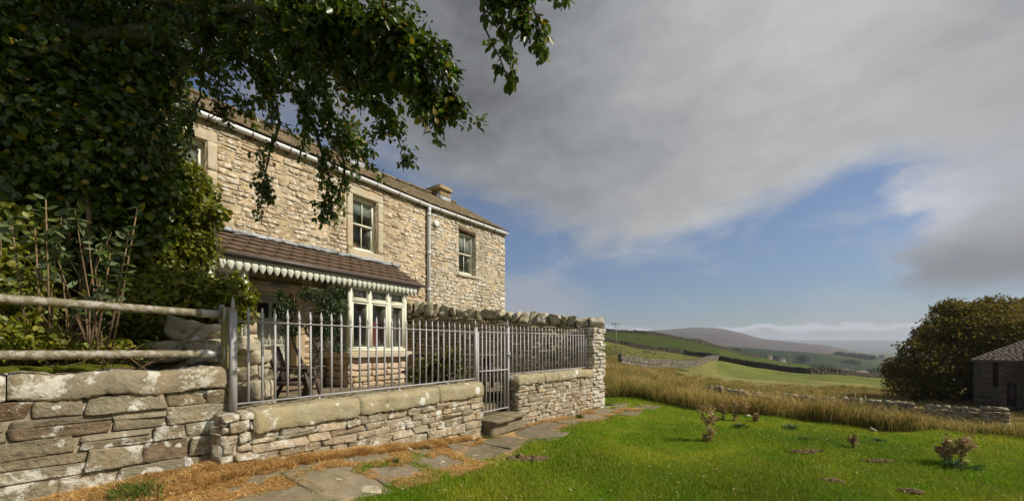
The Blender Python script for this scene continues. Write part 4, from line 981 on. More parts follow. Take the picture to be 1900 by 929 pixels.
# pendant lamp under the porch
_l = FA.p(4.75, FH - .55, E(1.30))
LAMP = thing('porch_lamp', 'small grey saucer lamp hanging under the porch above the front door', 'lamp', _l)
mb = MB(); mb.lathe(_l, [(.21, 0), (.20, .012), (.10, .06), (.045, .075), (.045, .12), (.02, .13), (.015, .34)], 18); part('lamp_shade', mb, M_ENAMEL, LAMP, True)
mb = MB(); mb.lathe(_l + Vector((0, 0, -.12)), [(.02, 0), (.045, .02), (.05, .12)], 12); part('lamp_glass', mb, M_GLASS, LAMP, True)
# things seen through the glass
_q = FA.p(7.36, FH + .50, WZ[0] - .02)
TL = thing('table_lamp', 'small lamp with pink shade inside the upstairs window above the bay', 'lamp', _q)
mb = MB(); mb.lathe(_q, [(.06, 0), (.05, .02), (.015, .04), (.02, .08), (.015, .12)], 10); part('lamp_base', mb, M_CREAM, TL, True)
mb = MB(); mb.lathe(_q + Vector((0, 0, .10)), [(.17, 0), (.165, .01), (.06, .22), (.055, .22)], 16); part('lamp_shade', mb, M_LAMPSH, TL, True)
_q = FA.p(7.25, BAYW + .42, E(-.70))
AC = thing('armchair', 'red upholstered armchair standing inside the bay window', 'armchair', _q, FA.ang)
mb = MB(); stones(mb, [(7.25, BAYW + .50, E(-.42))], [(.33, .30, .16)], FA, 6, .3, .02, .0, 0, rsH); part('seat', mb, M_REDCH, AC, True)
mb = MB(); stones(mb, [(7.25, BAYW + .34, E(.10))], [(.33, .10, .55)], FA, 6, .3, .02, .0, 0, rsH); part('backrest', mb, M_REDCH, AC, True)
mb = MB(); stones(mb, [(6.88, BAYW + .50, E(-.25)), (7.62, BAYW + .50, E(-.25))], [(.07, .28, .2)] * 2, FA, 5, .35, .02, .0, 0, rsH); part('armrest', mb, M_REDCH, AC, True)
mb = MB()
for i in range(8): mb.tube([FA.p(7.72 + .025 * i, BAYW + .20 + .03 * (i % 2), E(-.65)), FA.p(7.72 + .025 * i, BAYW + .20 + .03 * (i % 2), E(1.38))], .022, 6)
tag(part('curtain', mb, M_CURT, None, True), 'cream curtain gathered at the right end inside the bay window', 'curtain')

# cables on the right-hand part and a stub pipe by the garden wall
mb = MB(); mb.tube([FA.p(8.35, FH - .03, E(1.28)), FA.p(8.75, FH - .04, E(1.05)), FA.p(9.6, FH - .03, E(.90))], .022, 6); part('waste_pipe', mb, M_BROWNG, HOUSE, True)

# ------------------------------------------------------------------ garden walls, terrace, path
rsW = np.random.RandomState(33)
TZ = 0.65                                           # terrace level
def coping(mb, fr, u0, u1, w0, w1, z0, z1, rs, seg=34, amp=.006, rfront=.085):
    """a heavy coping stone with a worn round front edge; w0 is the visible front"""
    prof = [(w0 + .012, z0), (w0, z0 + .02), (w0 - .004, (z0 + z1 - rfront) / 2)]
    for t in np.linspace(0, math.pi / 2, 7): prof.append((w0 + rfront - rfront * math.cos(t), z1 - rfront + rfront * math.sin(t)))
    prof += [((w0 + w1) / 2, z1 + .006), (w1 - .03, z1 - .005), (w1, z1 - .04), (w1, z0)]
    n = len(prof); us = np.linspace(u0, u1, seg + 1); V = []
    low = rs.normal(0, amp, (4, 2)); 
    for i, u in enumerate(us):
        t = i / seg; e = min(1, min(t, 1 - t) * seg / 1.2)
        for k, (w, z) in enumerate(prof):
            cz_n = (.005 * math.sin(u * 23 + k * 1.3 + z0 * 9) * math.sin(u * 9.7 + k * .9), .004 * math.sin(u * 17 + k * 2.1 + 2) * math.sin(u * 31 + k))
            cw, cz = (w0 + w1) / 2, (z0 + z1) / 2; sc = .93 + .07 * e
            j = low[0] * math.sin(2.2 * t * 3.1 + 1) + low[1] * math.sin(7 * t * 2 + 2)
            V.append((u, cw + (w - cw) * sc + j[0] + rs.normal(0, .004) + cz_n[0], cz + (z - cz) * sc + j[1] + rs.normal(0, .005) + cz_n[1]))
    fs = [(i * n + k, i * n + (k + 1) % n, (i + 1) * n + (k + 1) % n, (i + 1) * n + k) for i in range(seg) for k in range(n)]
    fs += [tuple(range(n))[::-1], tuple(seg * n + k for k in range(n))]
    mb.add(fr.arr(V), fs)

# -- wall under the railing, from the end of the big wall to the gate
RWALL = thing('garden_wall', 'low stone wall with rounded coping under the long railing left of the gate', 'stone wall', FA.p(4.0, RW, .2), FA.ang)
FACE = RW - .20
mb = MB(); mb.box(2.05, 5.86, FACE + .035, RW + .24, -.2, E(-.90), FA); mb.box(1.80, 2.12, FACE + .06, RW + .24, -.2, E(-.74), FA)
S = courses(2.06, 5.90, -.18, E(-.885), .118, .34, rsW, .006, (), .35, .55, .2); wall_stones(mb, FA, S, FACE, .22, rsW, .024, n=9, rnd=.18, jit=.11, rough=.035, rot=.02)
S = courses(1.78, 2.10, .25, E(-.66), .105, .20, rsW, .012); wall_stones(mb, FA, S, FACE + .02, .25, rsW, .03, n=6, rnd=.4, jit=.14, rough=.03, rot=.04)
S = courses(FACE + .02, RW + .22, -.15, E(-.885), .13, .3, rsW, .012); C = np.stack([np.full(len(S), 5.80), S[:, 0], S[:, 1]], 1)   # end by the gate
stones(mb, C, np.stack([np.full(len(S), .10), S[:, 2], S[:, 3]], 1), FA, 5, .3, .1, .03, .02, rsW)
S = courses(1.8, 5.85, .3, E(-.9), .16, .4, rsW, .012); C = np.stack([S[:, 0], np.full(len(S), RW + .22), S[:, 1]], 1); stones(mb, C, np.stack([S[:, 2], np.full(len(S), .06), S[:, 3]], 1), FA, 3, .3, .1, .03, .02, rsW)
part('stonework', mb, M_WALL2, RWALL, True)
for a, b in ((2.075, 3.31), (3.315, 4.77), (4.775, 5.92)):
    mb = MB(); coping(mb, FA, a, b, FACE - .045, RW + .30, E(-.885), E(-.645), rsW); part('coping_stone', mb, M_COPE, RWALL, True)

# -- wall between gate and pillar
R2W = thing('garden_wall', 'short stone wall with rounded coping under the railing between gate and end pillar', 'stone wall', FR.p(1.6, 0, 0), FR.ang)
F2 = -.20
mb = MB(); mb.box(.14, 3.36, F2 + .035, .24, -.3, E(-.82), FR)
S = courses(.10, 3.33, -.28, E(-.80), .092, .27, rsW, .005, (), .35, .55, .2); wall_stones(mb, FR, S, F2, .2, rsW, .020, n=6, rnd=.2, jit=.11, rough=.04, rot=.02)
S = courses(F2 + .02, .24, -.2, E(-.80), .10, .25, rsW, .010); C = np.stack([np.full(len(S), .18), S[:, 0], S[:, 1]], 1); stones(mb, C, np.stack([np.full(len(S), .10), S[:, 2], S[:, 3]], 1), FR, 5, .3, .1, .04, .02, rsW)
part('stonework', mb, M_WALL2, R2W, True)
for a, b in ((.06, 1.02), (1.025, 1.55), (1.555, 3.30)):
    mb = MB(); coping(mb, FR, a, b, F2 - .045, .30, E(-.80), E(-.595), rsW, 22); part('coping_stone', mb, M_COPE, R2W, True)

# -- tall dry stone wall with its cap stones and end pillar
TW = thing('dry_stone_wall', 'tall dark dry stone wall topped with rounded mossy boulders behind the railing', 'stone wall', FW.p(2.8, -.25, TZ), FW.ang)
LW = 5.76
def topz(u): return E(.52) + (E(1.02) - E(.52)) * np.clip(u / LW, 0, 1)
mb = MB(); 
V = [(.10, -.42, -.3), (LW, -.42, -.3), (LW, -.10, -.3), (.10, -.10, -.3), (.10, -.42, topz(.1) - .06), (LW, -.42, topz(LW) - .06), (LW, -.10, topz(LW) - .06), (.10, -.10, topz(.1) - .06)]
mb.add(FW.arr(V), MB.BOXF)
S = courses(.38, LW + .5, .3, E(1.04), .098, .27, rsW, .014, (), .35, .6, .2); S = S[S[:, 1] < topz(S[:, 0]) + .01]
wall_stones(mb, FW, S, 0, .2, rsW, .045, side=1, n=4, rnd=.35, jit=.2, rough=.06, rot=.05)
S = courses(.0, LW, -.2, E(1.04), .13, .35, rsW, .014); S = S[S[:, 1] < topz(S[:, 0])]; wall_stones(mb, FW, S, -.52, .18, rsW, .04, side=-1, n=3, rnd=.35, jit=.15, rough=.06, rot=.05)
part('stonework', mb, M_DRY, TW, True)
mb = MB(); S = courses(3.32, 4.0, -.28, E(.50), .105, .32, rsW, .008, (), .35, .5, .1)
N = len(S); stones(mb, np.stack([S[:, 0], np.full(N, .04), S[:, 1]], 1), np.stack([S[:, 2], rsW.uniform(.235, .265, N), S[:, 3]], 1), FR, 6, .26, .10, .03, .02, rsW); part('end_pillar', mb, M_PILLAR, TW, True)
u = -.22
while u < LW:
    l = rsW.uniform(.20, .34); h = rsW.uniform(.11, .155) + .05 * u / LW
    if u < 0: l, h = .44, .135
    mb = MB(); stones(mb, [(u + l / 2, -.24, topz(u + l / 2) + h * .9)], [(l / 2 * .98, rsW.uniform(.22, .30), h * rsW.uniform(.8, 1.15))], FW, 8, .42, .20, .03, .14, rsW); part('cap_stone', mb, M_PILLAR if u < 0 else M_CAPS, TW, True); u += l

# -- big wall on the left
LWALL = thing('garden_wall', 'large lichen spotted stone wall at the lower left under the tubular rails', 'stone wall', FL.p(1.0, -.2, .3), FL.ang)
mb = MB(); mb.box(.05, 3.2, -.36, -.022, -.3, E(-.44), FL)
S = courses(.0, 3.2, -.2, E(-.43), .165, .40, rsW, .006, (), .22, .5, .16); wall_stones(mb, FL, S, 0, .24, rsW, .018, side=1, n=12, rnd=.13, jit=.07, rough=.020, rot=.012)
S = courses(-.36, .0, .2, E(-.43), .17, .36, rsW, .011); C = np.stack([np.full(len(S), .10), S[:, 0] - .0, S[:, 1]], 1); stones(mb, C, np.stack([np.full(len(S), .11), S[:, 2], S[:, 3]], 1), FL, 6, .25, .07, .02, .02, rsW)
S = courses(0, 3.2, .4, E(-.43), .2, .5, rsW, .011); wall_stones(mb, FL, S, -.42, .14, rsW, .02, side=-1, n=4, rnd=.2, jit=.1)
part('stonework', mb, M_WALL, LWALL, True)
def coping_flat(mb, u0, u1):
    # front at w=.03, rounded top, slightly tilted
    sub = MB(); coping(sub, WORLD, 0, u1 - u0, 0, .48, E(-.43), E(-.22), rsW, 40, .010, .05); V = sub.V[0].copy(); fs = sub.Fs
    W_ = np.stack([u1 - V[:, 0], .035 - V[:, 1], V[:, 2]], 1); mb.V.append(FL.arr(W_)); mb.Fs += [f + mb.nv for f in fs]; mb.nv += len(W_)
for a, b in ((-.02, 1.42), (1.43, 2.5), (2.51, 3.25)):
    mb = MB(); coping_flat(mb, a, b); part('coping_stone', mb, M_COPEL, LWALL, True)
_m = MB(); stones(_m, [FL.p(.85 + k * .16, -.36 + .05 * math.sin(k * 2.1), E(-.205)) for k in range(7)], [(.14, .10, .035)] * 7, WORLD, 7, .8, .15, .10, .05, rsW)
part('moss_cushion', _m, M_MOSS, LWALL, True)

# -- terrace with flags, doorway steps, planted bed
mb = MB()
pl = [FA.p(2.1, RW + .1, 0), FA.p(5.84, RW + .1, 0), FA.p(5.84, RW + .75, 0), FA.p(7.25, RW + .75, 0), FR.p(.3, .1, 0), FR.p(3.0, .05, 0), FW.p(.1, -.1, 0), FW.p(LW, -.1, 0), FA.p(9.6, FH + .02, 0), FA.p(1.0, FH + .02, 0)]
mb.slab([(p.x, p.y) for p in pl], .2, TZ - .03); struct('terrace', mb, M_SOIL)
mb = MB(); C, Hh = [], []
w = RW + .40
while w < FH - .1:
    d = rsW.uniform(.5, .8); u = 2.1 + rsW.uniform(0, .4)
    while u < 9.6:
        l = rsW.uniform(.5, 1.0); P = FA.p(u + l / 2, w + d / 2, 0); q = FW.inv(P.x, P.y)
        gate = 5.6 < u + l / 2 < 7.4 and w < RW + .8
        if q[1] > .15 and not gate and w + d < FH + .05: C.append((u + l / 2, w + d / 2, TZ - .035 + rsW.uniform(-.006, .006))); Hh.append((l / 2 - .008, d / 2 - .008, .035))
        u += l
    w += d
stones(mb, C, Hh, FA, 6, .06, .03, .02, .004, rsW); struct('terrace_paving', mb, M_FLAG, True)
mb = MB(); stones(mb, [(6.52, RW - .06, .145)], [(.56, .30, .135)], FA, 10, .08, .02, .02, .004, rsW)
stones(mb, [(6.24, RW - .10, .285), (6.80, RW - .10, .288)], [(.31, .36, .03), (.27, .36, .032)], FA, 8, .1, .03, .03, .006, rsW)
stones(mb, [(6.55, RW + .42, .40), (6.55, RW + .66, .54)], [(.64, .22, .08), (.68, .14, .09)], FA, 8, .1, .03, .02, .004, rsW); tag(part('gate_steps', mb, M_FLAG, None, True), 'worn stone doorstep block below the iron gate', 'steps')

# -- flagged path along the foot of the walls
mb = MB(); rsP = np.random.RandomState(12); FLAGS = []
def flag(fr, u, w, lu, lw, rot=0.0, up=.010):
    p = fr.p(u, w, 0); z = float(zg(p.x, p.y)); dx = (float(zg(p.x + .2, p.y)) - z) / .2; dy = (float(zg(p.x, p.y + .2)) - z) / .2
    sub = MB(); stones(sub, [(0, 0, 0)], [(lu / 2, lw / 2, .03)], WORLD, 14, .16, .09, .04, .004, rsP); V = sub.V[0]
    c, s = math.cos(rot), math.sin(rot); V = np.stack([V[:, 0] * c - V[:, 1] * s + u, V[:, 0] * s + V[:, 1] * c + w, V[:, 2]], 1); V = fr.arr(V)
    V[:, 2] += .6 * zg(V[:, 0], V[:, 1]) + .4 * (z + dx * (V[:, 0] - p.x) + dy * (V[:, 1] - p.y)) - .03 + up
    mb.V.append(V); mb.Fs += [f + mb.nv for f in sub.Fs]; mb.nv += len(V); FLAGS.append((p.x, p.y, fr, u, w, lu, lw))
for u, w, lu, lw, r in ((1.25, 3.70, .62, .50, .05), (1.92, 3.66, .66, .50, -.04), (1.95, 4.15, .6, .26, .1), (2.55, 3.72, .72, .74, -.06), (2.45, 4.2, .5, .28, .0), (3.32, 3.72, .72, .46, .04), (3.28, 4.16, .8, .34, -.03), (4.12, 3.78, .74, .52, -.05), (4.15, 4.24, .62, .28, .03),
                        (4.98, 3.80, .84, .62, .06), (5.85, 3.86, .78, .78, -.03), (5.2, 4.28, .8, .26, .02), (6.75, 3.78, .92, .98, .03), (.5, 3.7, .9, .7, .1), (.9, 4.25, .6, .35, 0)): flag(FA, u, w, lu, lw, r)
for u, w, lu, lw, r in ((.55, -.62, .85, .66, .02), (1.45, -.66, .82, .62, -.04), (2.35, -.60, .84, .72, .03), (3.3, -.55, .9, .7, -.02), (3.5, -1.18, .7, .42, .08), (4.2, -.75, .78, .62, .05), (4.85, -.2, .8, .55, .0), (4.0, .0, .7, .55, .0), (4.95, -.95, .9, .6, -.05)): flag(FR, u, w, lu, lw, r)
struct('flagstone_path', mb, M_FLAG, True)
def on_flag(X, Y, grow=0.0):
    m = np.zeros(len(X), bool)
    for (px, py, fr, u, w, lu, lw) in FLAGS:
        a, b = fr.inv(X, Y); m |= (np.abs(a - u) < lu / 2 + grow) & (np.abs(b - w) < lw / 2 + grow)
    return m
# -- raised bed behind the big wall
mb = MB(); xs = np.linspace(-9, -2.9, 30); ys = np.linspace(2.2, 9, 30); G = np.array([(x, y, 1.28 + .06 * math.sin(x * 3) * math.cos(y * 2.3)) for y in ys for x in xs])
Q = []
for j in range(29):
    for i in range(29):
        x, y = xs[i] + .1, ys[j] + .12; u, w = FL.inv(x, y); ua, wa = FA.inv(x, y)
        if w < -.30 and (ua < 1.75 or wa > RW + .9) and ua < 1.85 and wa < FH: Q.append((j * 30 + i, j * 30 + i + 1, (j + 1) * 30 + i + 1, (j + 1) * 30 + i))
mb.add(G, Q); struct('planted_bank', mb, M_SOIL, True)

# ------------------------------------------------------------------ railings, gate, tubular rails
def bar_mesh(h, spear=True):
    b = MB(); b.box(-.0095, .0095, -.0095, .0095, 0, h); return make_mesh('bar', b)
def tip_mesh():
    b = MB(); pr = [(.008, 0), (.010, .012), (.021, .045), (.019, .06), (.003, .135)]
    V = []; 
    for r, z in pr: V += [(r, 0, z), (0, r * .55, z), (-r, 0, z), (0, -r * .55, z)]
    fs = [(i * 4 + k, i * 4 + (k + 1) % 4, (i + 1) * 4 + (k + 1) % 4, (i + 1) * 4 + k) for i in range(len(pr) - 1) for k in range(4)] + [(3, 2, 1, 0), (16, 17, 18, 19)]
    b.add(V, fs); return make_mesh('spear_tip', b)
TIP = tip_mesh(); TIP.materials.append(M_IRON)
RZ0, RZ1 = E(-.592), E(.258)
def railing(name, label, cat, fr, u0, u1, w, nb, z0, z1, group=None, slope=0, low=True):
    P = fr.p(u0, w, z0); o = thing(name, label, cat, P, fr.ang, group)
    L = u1 - u0
    b = MB(); b.box(u0, u1, w - .018, w + .018, z1 - .006, z1 + .006, fr); part('top_rail', b, M_IRON, o)
    if low: b = MB(); b.box(u0, u1, w - .02, w + .02, z0 - .008, z0 + .008, fr); part('bottom_rail', b, M_IRON, o)
    me = bar_mesh(z1 - z0 + .02); me.materials.append(M_IRON)
    for k in range(1, nb):
        br = inst('bar', me, o, (L * k / nb + random.uniform(-.002, .002), 0, .006), (random.uniform(-.003, .003), 0, random.uniform(-.03, .03)))
        inst('spear_tip', TIP, br, (0, 0, z1 - z0 + .012))
    return o
def post(fr, u, w, z0, z1, parent, s=.028, fin=True, sz=.04):
    b = MB(); b.box(u - s, u + s, w - s, w + s, z0, z1, fr); b.box(u - s - .008, u + s + .008, w - s - .008, w + s + .008, z1, z1 + .008, fr)
    o = part('post', b, M_IRON, parent)
    if fin: q = inst('spear_tip', TIP, o, (0, 0, 0)); q.matrix_local = WM[parent.name].inverted() @ Matrix.Translation(fr.p(u, w, z1 + .008)) @ Matrix.Rotation(fr.ang, 4, 'Z')
    return o
RA = railing('railing', 'long grey iron railing with spear points on the wall left of the gate', 'railing', FA, 1.973, 5.93, RW, 29, RZ0, RZ1)
post(FA, 1.965, RW, E(-.67), E(.36), RA); post(FA, 5.965, RW, E(-.66), E(.35), RA)
for u in (2.9, 4.15, 5.2):
    b = MB(); b.box(u - .012, u + .012, RW - .012, RW + .012, E(-.65), RZ0 - .008, FA); b.box(u - .035, u + .035, RW - .02, RW + .02, E(-.648), E(-.638), FA); part('foot', b, M_IRON, RA)
RB = railing('railing', 'shorter grey iron railing with spear points between gate and stone pillar', 'railing', FR, .02, 3.30, 0, 24, E(-.565), E(.285))
post(FR, 0, 0, .27, E(.40), RB); post(FR, 3.30, 0, E(-.595), E(.33), RB, .025, False)
for u in (1.3, 2.5):
    b = MB(); b.box(u - .012, u + .012, -.012, .012, E(-.60), E(-.573), FR); part('foot', b, M_IRON, RB)
# gate, standing slightly ajar
ga = R(-2.5); gd = FA.d * math.cos(ga) + FA.n * math.sin(ga); _g = FA.p(6.02, RW, 0); FG = Fr(_g.x, _g.y, gd[0], gd[1])
GT = railing('gate', 'narrow grey iron gate with spear points above the doorstep', 'gate', FG, .02, .97, 0, 8, E(-1.24), E(.27))
b = MB(); b.box(.02, .97, -.018, .018, E(-.47) - .012, E(-.47) + .012, FG); part('middle_rail', b, M_IRON, GT)
for u in (.02, .97): b = MB(); b.box(u - .014, u + .014, -.014, .014, E(-1.25), E(.27), FG); part('stile', b, M_IRON, GT)
b = MB(); b.box(.93, 1.02, -.03, .0, E(-.20), E(-.14), FG); b.tube([FG.p(.98, -.03, E(-.10)), FG.p(.98, -.05, E(-.17)), FG.p(.98, -.03, E(-.24))], .008, 6); part('latch', b, M_GALV, GT)

# timber post and the two tubular rails fixed to it
_p = Vector((-2.965, 4.28, E(-.9)))
TP = thing('timber_post', 'square treated timber post beside the end of the iron railing', 'post', _p, R(40))
FT = Fr(_p.x, _p.y, math.cos(R(40)), math.sin(R(40)))
b = MB(); b.box(-.058, .058, -.058, .058, E(-.9), E(.405), FT); part('shaft', b, M_POST, TP)
for nm, lab, za, zb in (('tubular_rail', 'upper galvanised tube rail with lichen, running left from the timber post', .325, .335), ('tubular_rail', 'lower galvanised tube rail running left from the timber post', -.075, -.062)):
    A = FL.p(.02, -.02, E(za)); B = FL.p(3.4, .16, E(zb)); A = Vector((-3.02, 4.225, E(za * 1.01))); B = A + (Vector((-3.80, 3.02, E(zb * 1.055))) - A) * 2.6
    o = thing(nm, lab, 'rail', A); dv = (B - A).normalized()
    b = MB(); b.tube([A + (B - A) * (i / 10) for i in range(11)], .036, 14); part('tube', b, M_TUBE, o, True)
    b = MB(); b.tube([A - dv * .02, A + dv * .16, A + dv * .165], [.041, .041, .036], 14); part('socket', b, M_GALV, o, True)
    b = MB(); side = Vector((-dv.y, dv.x, 0)); c = A - dv * .022
    b.tube([c - dv * .006, c + dv * .006], .085, 16); V = b.V[0]; V[:, 2] = c.z + (V[:, 2] - c.z) * 1.25; part('flange', b, M_GALV, o, True)
    b = MB()
    for sz in (.075, -.075): b.tube([c + Vector((0, 0, sz)), c + Vector((0, 0, sz)) + dv * .02], .014, 6)
    part('bolt', b, M_LEAD, o)

# ------------------------------------------------------------------ grass, rushes and small plants
rsG = np.random.RandomState(77)
def gpt(px, py):
    """the ground point seen at a photograph pixel"""
    a = (px - CX) / F; Ys = np.geomspace(3, 400, 4000); zz = zg(a * Ys, Ys); p = HY + F * (EYE - zz) / Ys
    k = np.argmax(p < py) if (p < py).any() else len(Ys) - 1
    return Vector((a * Ys[k], Ys[k], float(zz[k])))
def sample_view(n, y0, y1, a0, a1, pw):
    """random ground points between two distances, denser nearby"""
    q = rsG.rand(n); Y = (y0 ** (1 - pw) + q * (y1 ** (1 - pw) - y0 ** (1 - pw))) ** (1 / (1 - pw)); a = rsG.uniform(a0, a1, n); return a * Y, Y
def wall_side(X, Y):
    """distance to the lawn side of the path edge (positive on the lawn)"""
    ua, wa = FA.inv(X, Y); ur, wr = FR.inv(X, Y)
    edge = 3.36 + .16 * np.sin(ua * 2.3) + .10 * np.sin(ua * 5.1 + 1); edge = np.where(ua < 2.2, edge - .18 * (2.2 - ua), edge)
    da = edge - wa; dr = -.98 - .12 * np.sin(ur * 3.1) - wr
    dr = np.where(ur > 4.9, 1.0, dr)
    return np.where(ua < 7.1, da, dr)
X, Y = sample_view(430000, 3.6, 16, -.72, 1.45, 1.9)
a = X / Y; yc = np.interp(a, CR_A, CR_Y); d = wall_side(X, Y); n = vnoise(X, Y, 2.2, 9)
ua, wa = FA.inv(X, Y); ur, wr = FR.inv(X, Y)
inside = (wa > 4.42) & (ua < 7.1) | ((wr > -.22) & (ua > 6.9) & (ur < 3.4))
ok = (Y < yc + .35) & ((d > (n - .5) * .30) | ((n > .62) & (d > -1.0))) & ~inside & ~((d < .0) & on_flag(X, Y, -.07 + .05 * np.sin(X * 19) * np.sin(Y * 23)))
# bare brown patches in the turf
DIRT = [(gpt(980, 852), .30, .09), (gpt(1495, 838), .22, .07), (gpt(1628, 856), .20, .04), (gpt(1690, 912), .10, .05), (gpt(1545, 893), .10, .05)]
for p, ra, rb in DIRT: ok &= ((X - p.x) / ra) ** 2 + ((Y - p.y) / rb) ** 2 > 1 + (n - .5) - .9 * (rsG.rand(len(X)) < .35)
X, Y, n = X[ok], Y[ok], n[ok]; C = lawn_col(X, Y); k = rsG.uniform(.75, 1.25, len(X))[:, None]; C = C * k
dead = rsG.rand(len(X)) < .025; C[dead] = np.array([.34, .28, .10]); mossy = (vnoise(X, Y, 1.7, 72) > .70) & (rsG.rand(len(X)) < .6); C[mossy] = np.array([.21, .26, .022])
H = rsG.uniform(.018, .042, len(X)) * (1 + .9 * np.clip(vnoise(X, Y, 1.4, 11) - .55, 0, 1)); H[rsG.rand(len(X)) < .03] *= 2.0; H *= .8 + .8 * np.clip(vnoise(X, Y, .8, 71) * 1.6 - .5, 0, 1)
mb = MB(); blades(mb, np.stack([X, Y, zg(X, Y) - .004], 1), H, np.clip(.0045 + .0009 * Y, 0, .016), .9, rsG, False, C * 1.0, C * 1.15)
tag(part('lawn_grass', mb, M_BLADE), kind='stuff')

# orange dead moss and grass along the foot of the walls
def orange_field(n, fr, u0, u1, w0, w1, thr, seed, keep):
    u = rsG.uniform(u0, u1, n); w = rsG.uniform(w0, w1, n); P = fr.arr(np.stack([u, w, 0 * u], 1)); X, Y = P[:, 0], P[:, 1]
    m = (vnoise(X, Y, 2.6, seed) * .6 + vnoise(X, Y, 7, seed + 1) * .4 > thr) & keep(u, w, X, Y); return X[m], Y[m], w[m]
XS, YS, HS = [], [], []
for n_, fr, u0, u1, w0, w1, thr, kp in ((210000, FA, .2, 4.6, 3.25, 4.47, .24, lambda u, w, X, Y: ~on_flag(X, Y, -.07 + .05 * np.sin(X * 17) * np.sin(Y * 21)) & (w > 3.3 + .12 * u * (u < 3))), (40000, FA, 3.0, 5.6, 4.1, 4.47, .50, lambda u, w, X, Y: ~on_flag(X, Y, -.08)),
                               (60000, FL, .0, 2.2, .0, .65, .15, lambda u, w, X, Y: w < .62 - .25 * u), (50000, FR, .3, 3.6, -.95, -.22, .42, lambda u, w, X, Y: ~on_flag(X, Y, -.10)), (16000, FR, 3.2, 4.3, -1.2, -.7, .5, lambda u, w, X, Y: np.ones(len(u), bool))):
    x, y, w = orange_field(n_, fr, u0, u1, w0, w1, thr, 21, kp); XS.append(x); YS.append(y)
    HS.append(rsG.uniform(.022, .062, len(x)) * np.where((w > 4.25) if fr is FA else (w < .3) & (fr is FL), 2.1, 1.0) * (.6 + .8 * vnoise(x, y, 4.0, 88)))
X, Y, H = np.concatenate(XS), np.concatenate(YS), np.concatenate(HS)
ramp_ = np.array([(.60, .36, .12), (.66, .44, .18), (.50, .28, .09), (.70, .52, .26), (.58, .36, .13)]); C = ramp_[rsG.randint(0, 5, len(X))]
gr = rsG.rand(len(X)) < .05; C[gr] = np.array([.12, .17, .02])
mb = MB(); blades(mb, np.stack([X, Y, zg(X, Y) - .004], 1), H, .0055, 1.3, rsG, True, C * 1.0, C * 1.15); tag(part('dead_grass', mb, M_BLADE), kind='stuff')
# green tufts against the walls
mb = MB(); XS, YS, HS = [], [], []
for c, n_, r, h in ((gpt(245, 925), 900, .16, .15), (gpt(95, 925), 500, .14, .12), (gpt(300, 868), 400, .10, .12), (gpt(800, 822), 900, .14, .10), (gpt(770, 828), 500, .12, .08), (gpt(1075, 775), 300, .07, .12), (gpt(905, 812), 200, .08, .06), (gpt(1125, 752), 500, .18, .10), (gpt(640, 850), 160, .05, .06), (gpt(735, 862), 120, .03, .12)):
    XS.append(c.x + rsG.normal(0, r * .6, n_)); YS.append(c.y + rsG.normal(0, r * .5, n_)); HS.append(h * rsG.uniform(.4, 1.1, n_))
X, Y, H = map(np.concatenate, (XS, YS, HS)); C = np.array([.085, .15, .015]) * rsG.uniform(.7, 1.4, (len(X), 1)); C[rsG.rand(len(X)) < .25] = (.30, .22, .08)
blades(mb, np.stack([X, Y, zg(X, Y)], 1), H, .008, .9, rsG, True, C * .8, C * 1.1); tag(part('grass_tuft_ground_cover', mb, M_BLADE), kind='stuff')

# rushes on the bank beyond the lawn
def rushes(nt, y_lo, y_hi, a0, a1, nb, hmin, hmax, wd, rad, pw, straw, keep=None):
    q = rsG.rand(nt); a = rsG.uniform(a0, a1, nt); yc = np.interp(a, CR_A, CR_Y)
    Y = yc + y_lo + (y_hi - y_lo) * q ** pw; X = a * Y
    if keep is not None: m = keep(X, Y); X, Y = X[m], Y[m]; nt = len(X)
    aa = X / Y; hh = rsG.uniform(hmin * .62, hmax * 1.08, nt) * (.75 + .5 * vnoise(X, Y, .5, 31)) * np.where(Y < 15, np.interp(aa, [.2, .5, .78, .95, 1.25], [.75, .95, .95, .75, .60]), 1)
    if hmin > .5: m = vnoise(X, Y, 1.1, 35) > .40; X, Y, hh = X[m], Y[m], hh[m]; nt = len(X)
    rr = rad * rsG.uniform(.6, 1.3, nt)
    tone = np.clip(vnoise(X, Y, .35, 33) * 1.5 - .3 + straw + rsG.normal(0, .32, nt), 0, 1)
    k = np.repeat(np.arange(nt), nb); ang = rsG.uniform(0, 6.283, len(k)); r = rr[k] * np.sqrt(rsG.rand(len(k)))
    bx, by = X[k] + r * np.cos(ang), Y[k] + r * np.sin(ang); H = hh[k] * rsG.uniform(.45, 1.1, len(k))
    t = np.clip(tone[k] + rsG.normal(0, .35, len(k)), 0, 1)[:, None]
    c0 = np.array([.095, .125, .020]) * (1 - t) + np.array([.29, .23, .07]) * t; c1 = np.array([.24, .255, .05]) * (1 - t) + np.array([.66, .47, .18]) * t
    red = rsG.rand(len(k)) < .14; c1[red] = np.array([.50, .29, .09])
    return np.stack([bx, by, zg(bx, by) - .02], 1), H, np.full(len(k), wd), c0, c1
mb = MB()
sets = [(1500, .10, 4.2, .19, 1.5, 60, .62, 1.05, .015, .24, 1.0, -.18), (700, .3, 5, .17, .60, 50, .55, .9, .014, .22, 1.0, .20), (900, 4.0, 14, .18, 1.5, 40, .40, .70, .018, .30, 1.1, .25),
        (700, .1, 3.2, .86, 1.5, 55, .46, .78, .014, .22, 1.0, .0), (1500, 18, 44, .2, 1.3, 26, .30, .60, .035, .45, 1.2, .45), (1300, 8, 60, .17, .40, 20, .3, .6, .035, .4, 1.2, .55)]
for s in sets:
    P, H, W, c0, c1 = rushes(*s, keep=lambda X, Y: ~((FR.inv(X, Y)[1] > -.5) & (FR.inv(X, Y)[0] < 4.2)) & ~((X / Y > .62) & (X / Y < .93) & (Y > 47) & (vnoise(X, Y, .12, 40) < .55)))
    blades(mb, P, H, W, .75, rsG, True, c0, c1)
tag(part('rush_bank', mb, M_RUSH), kind='stuff')
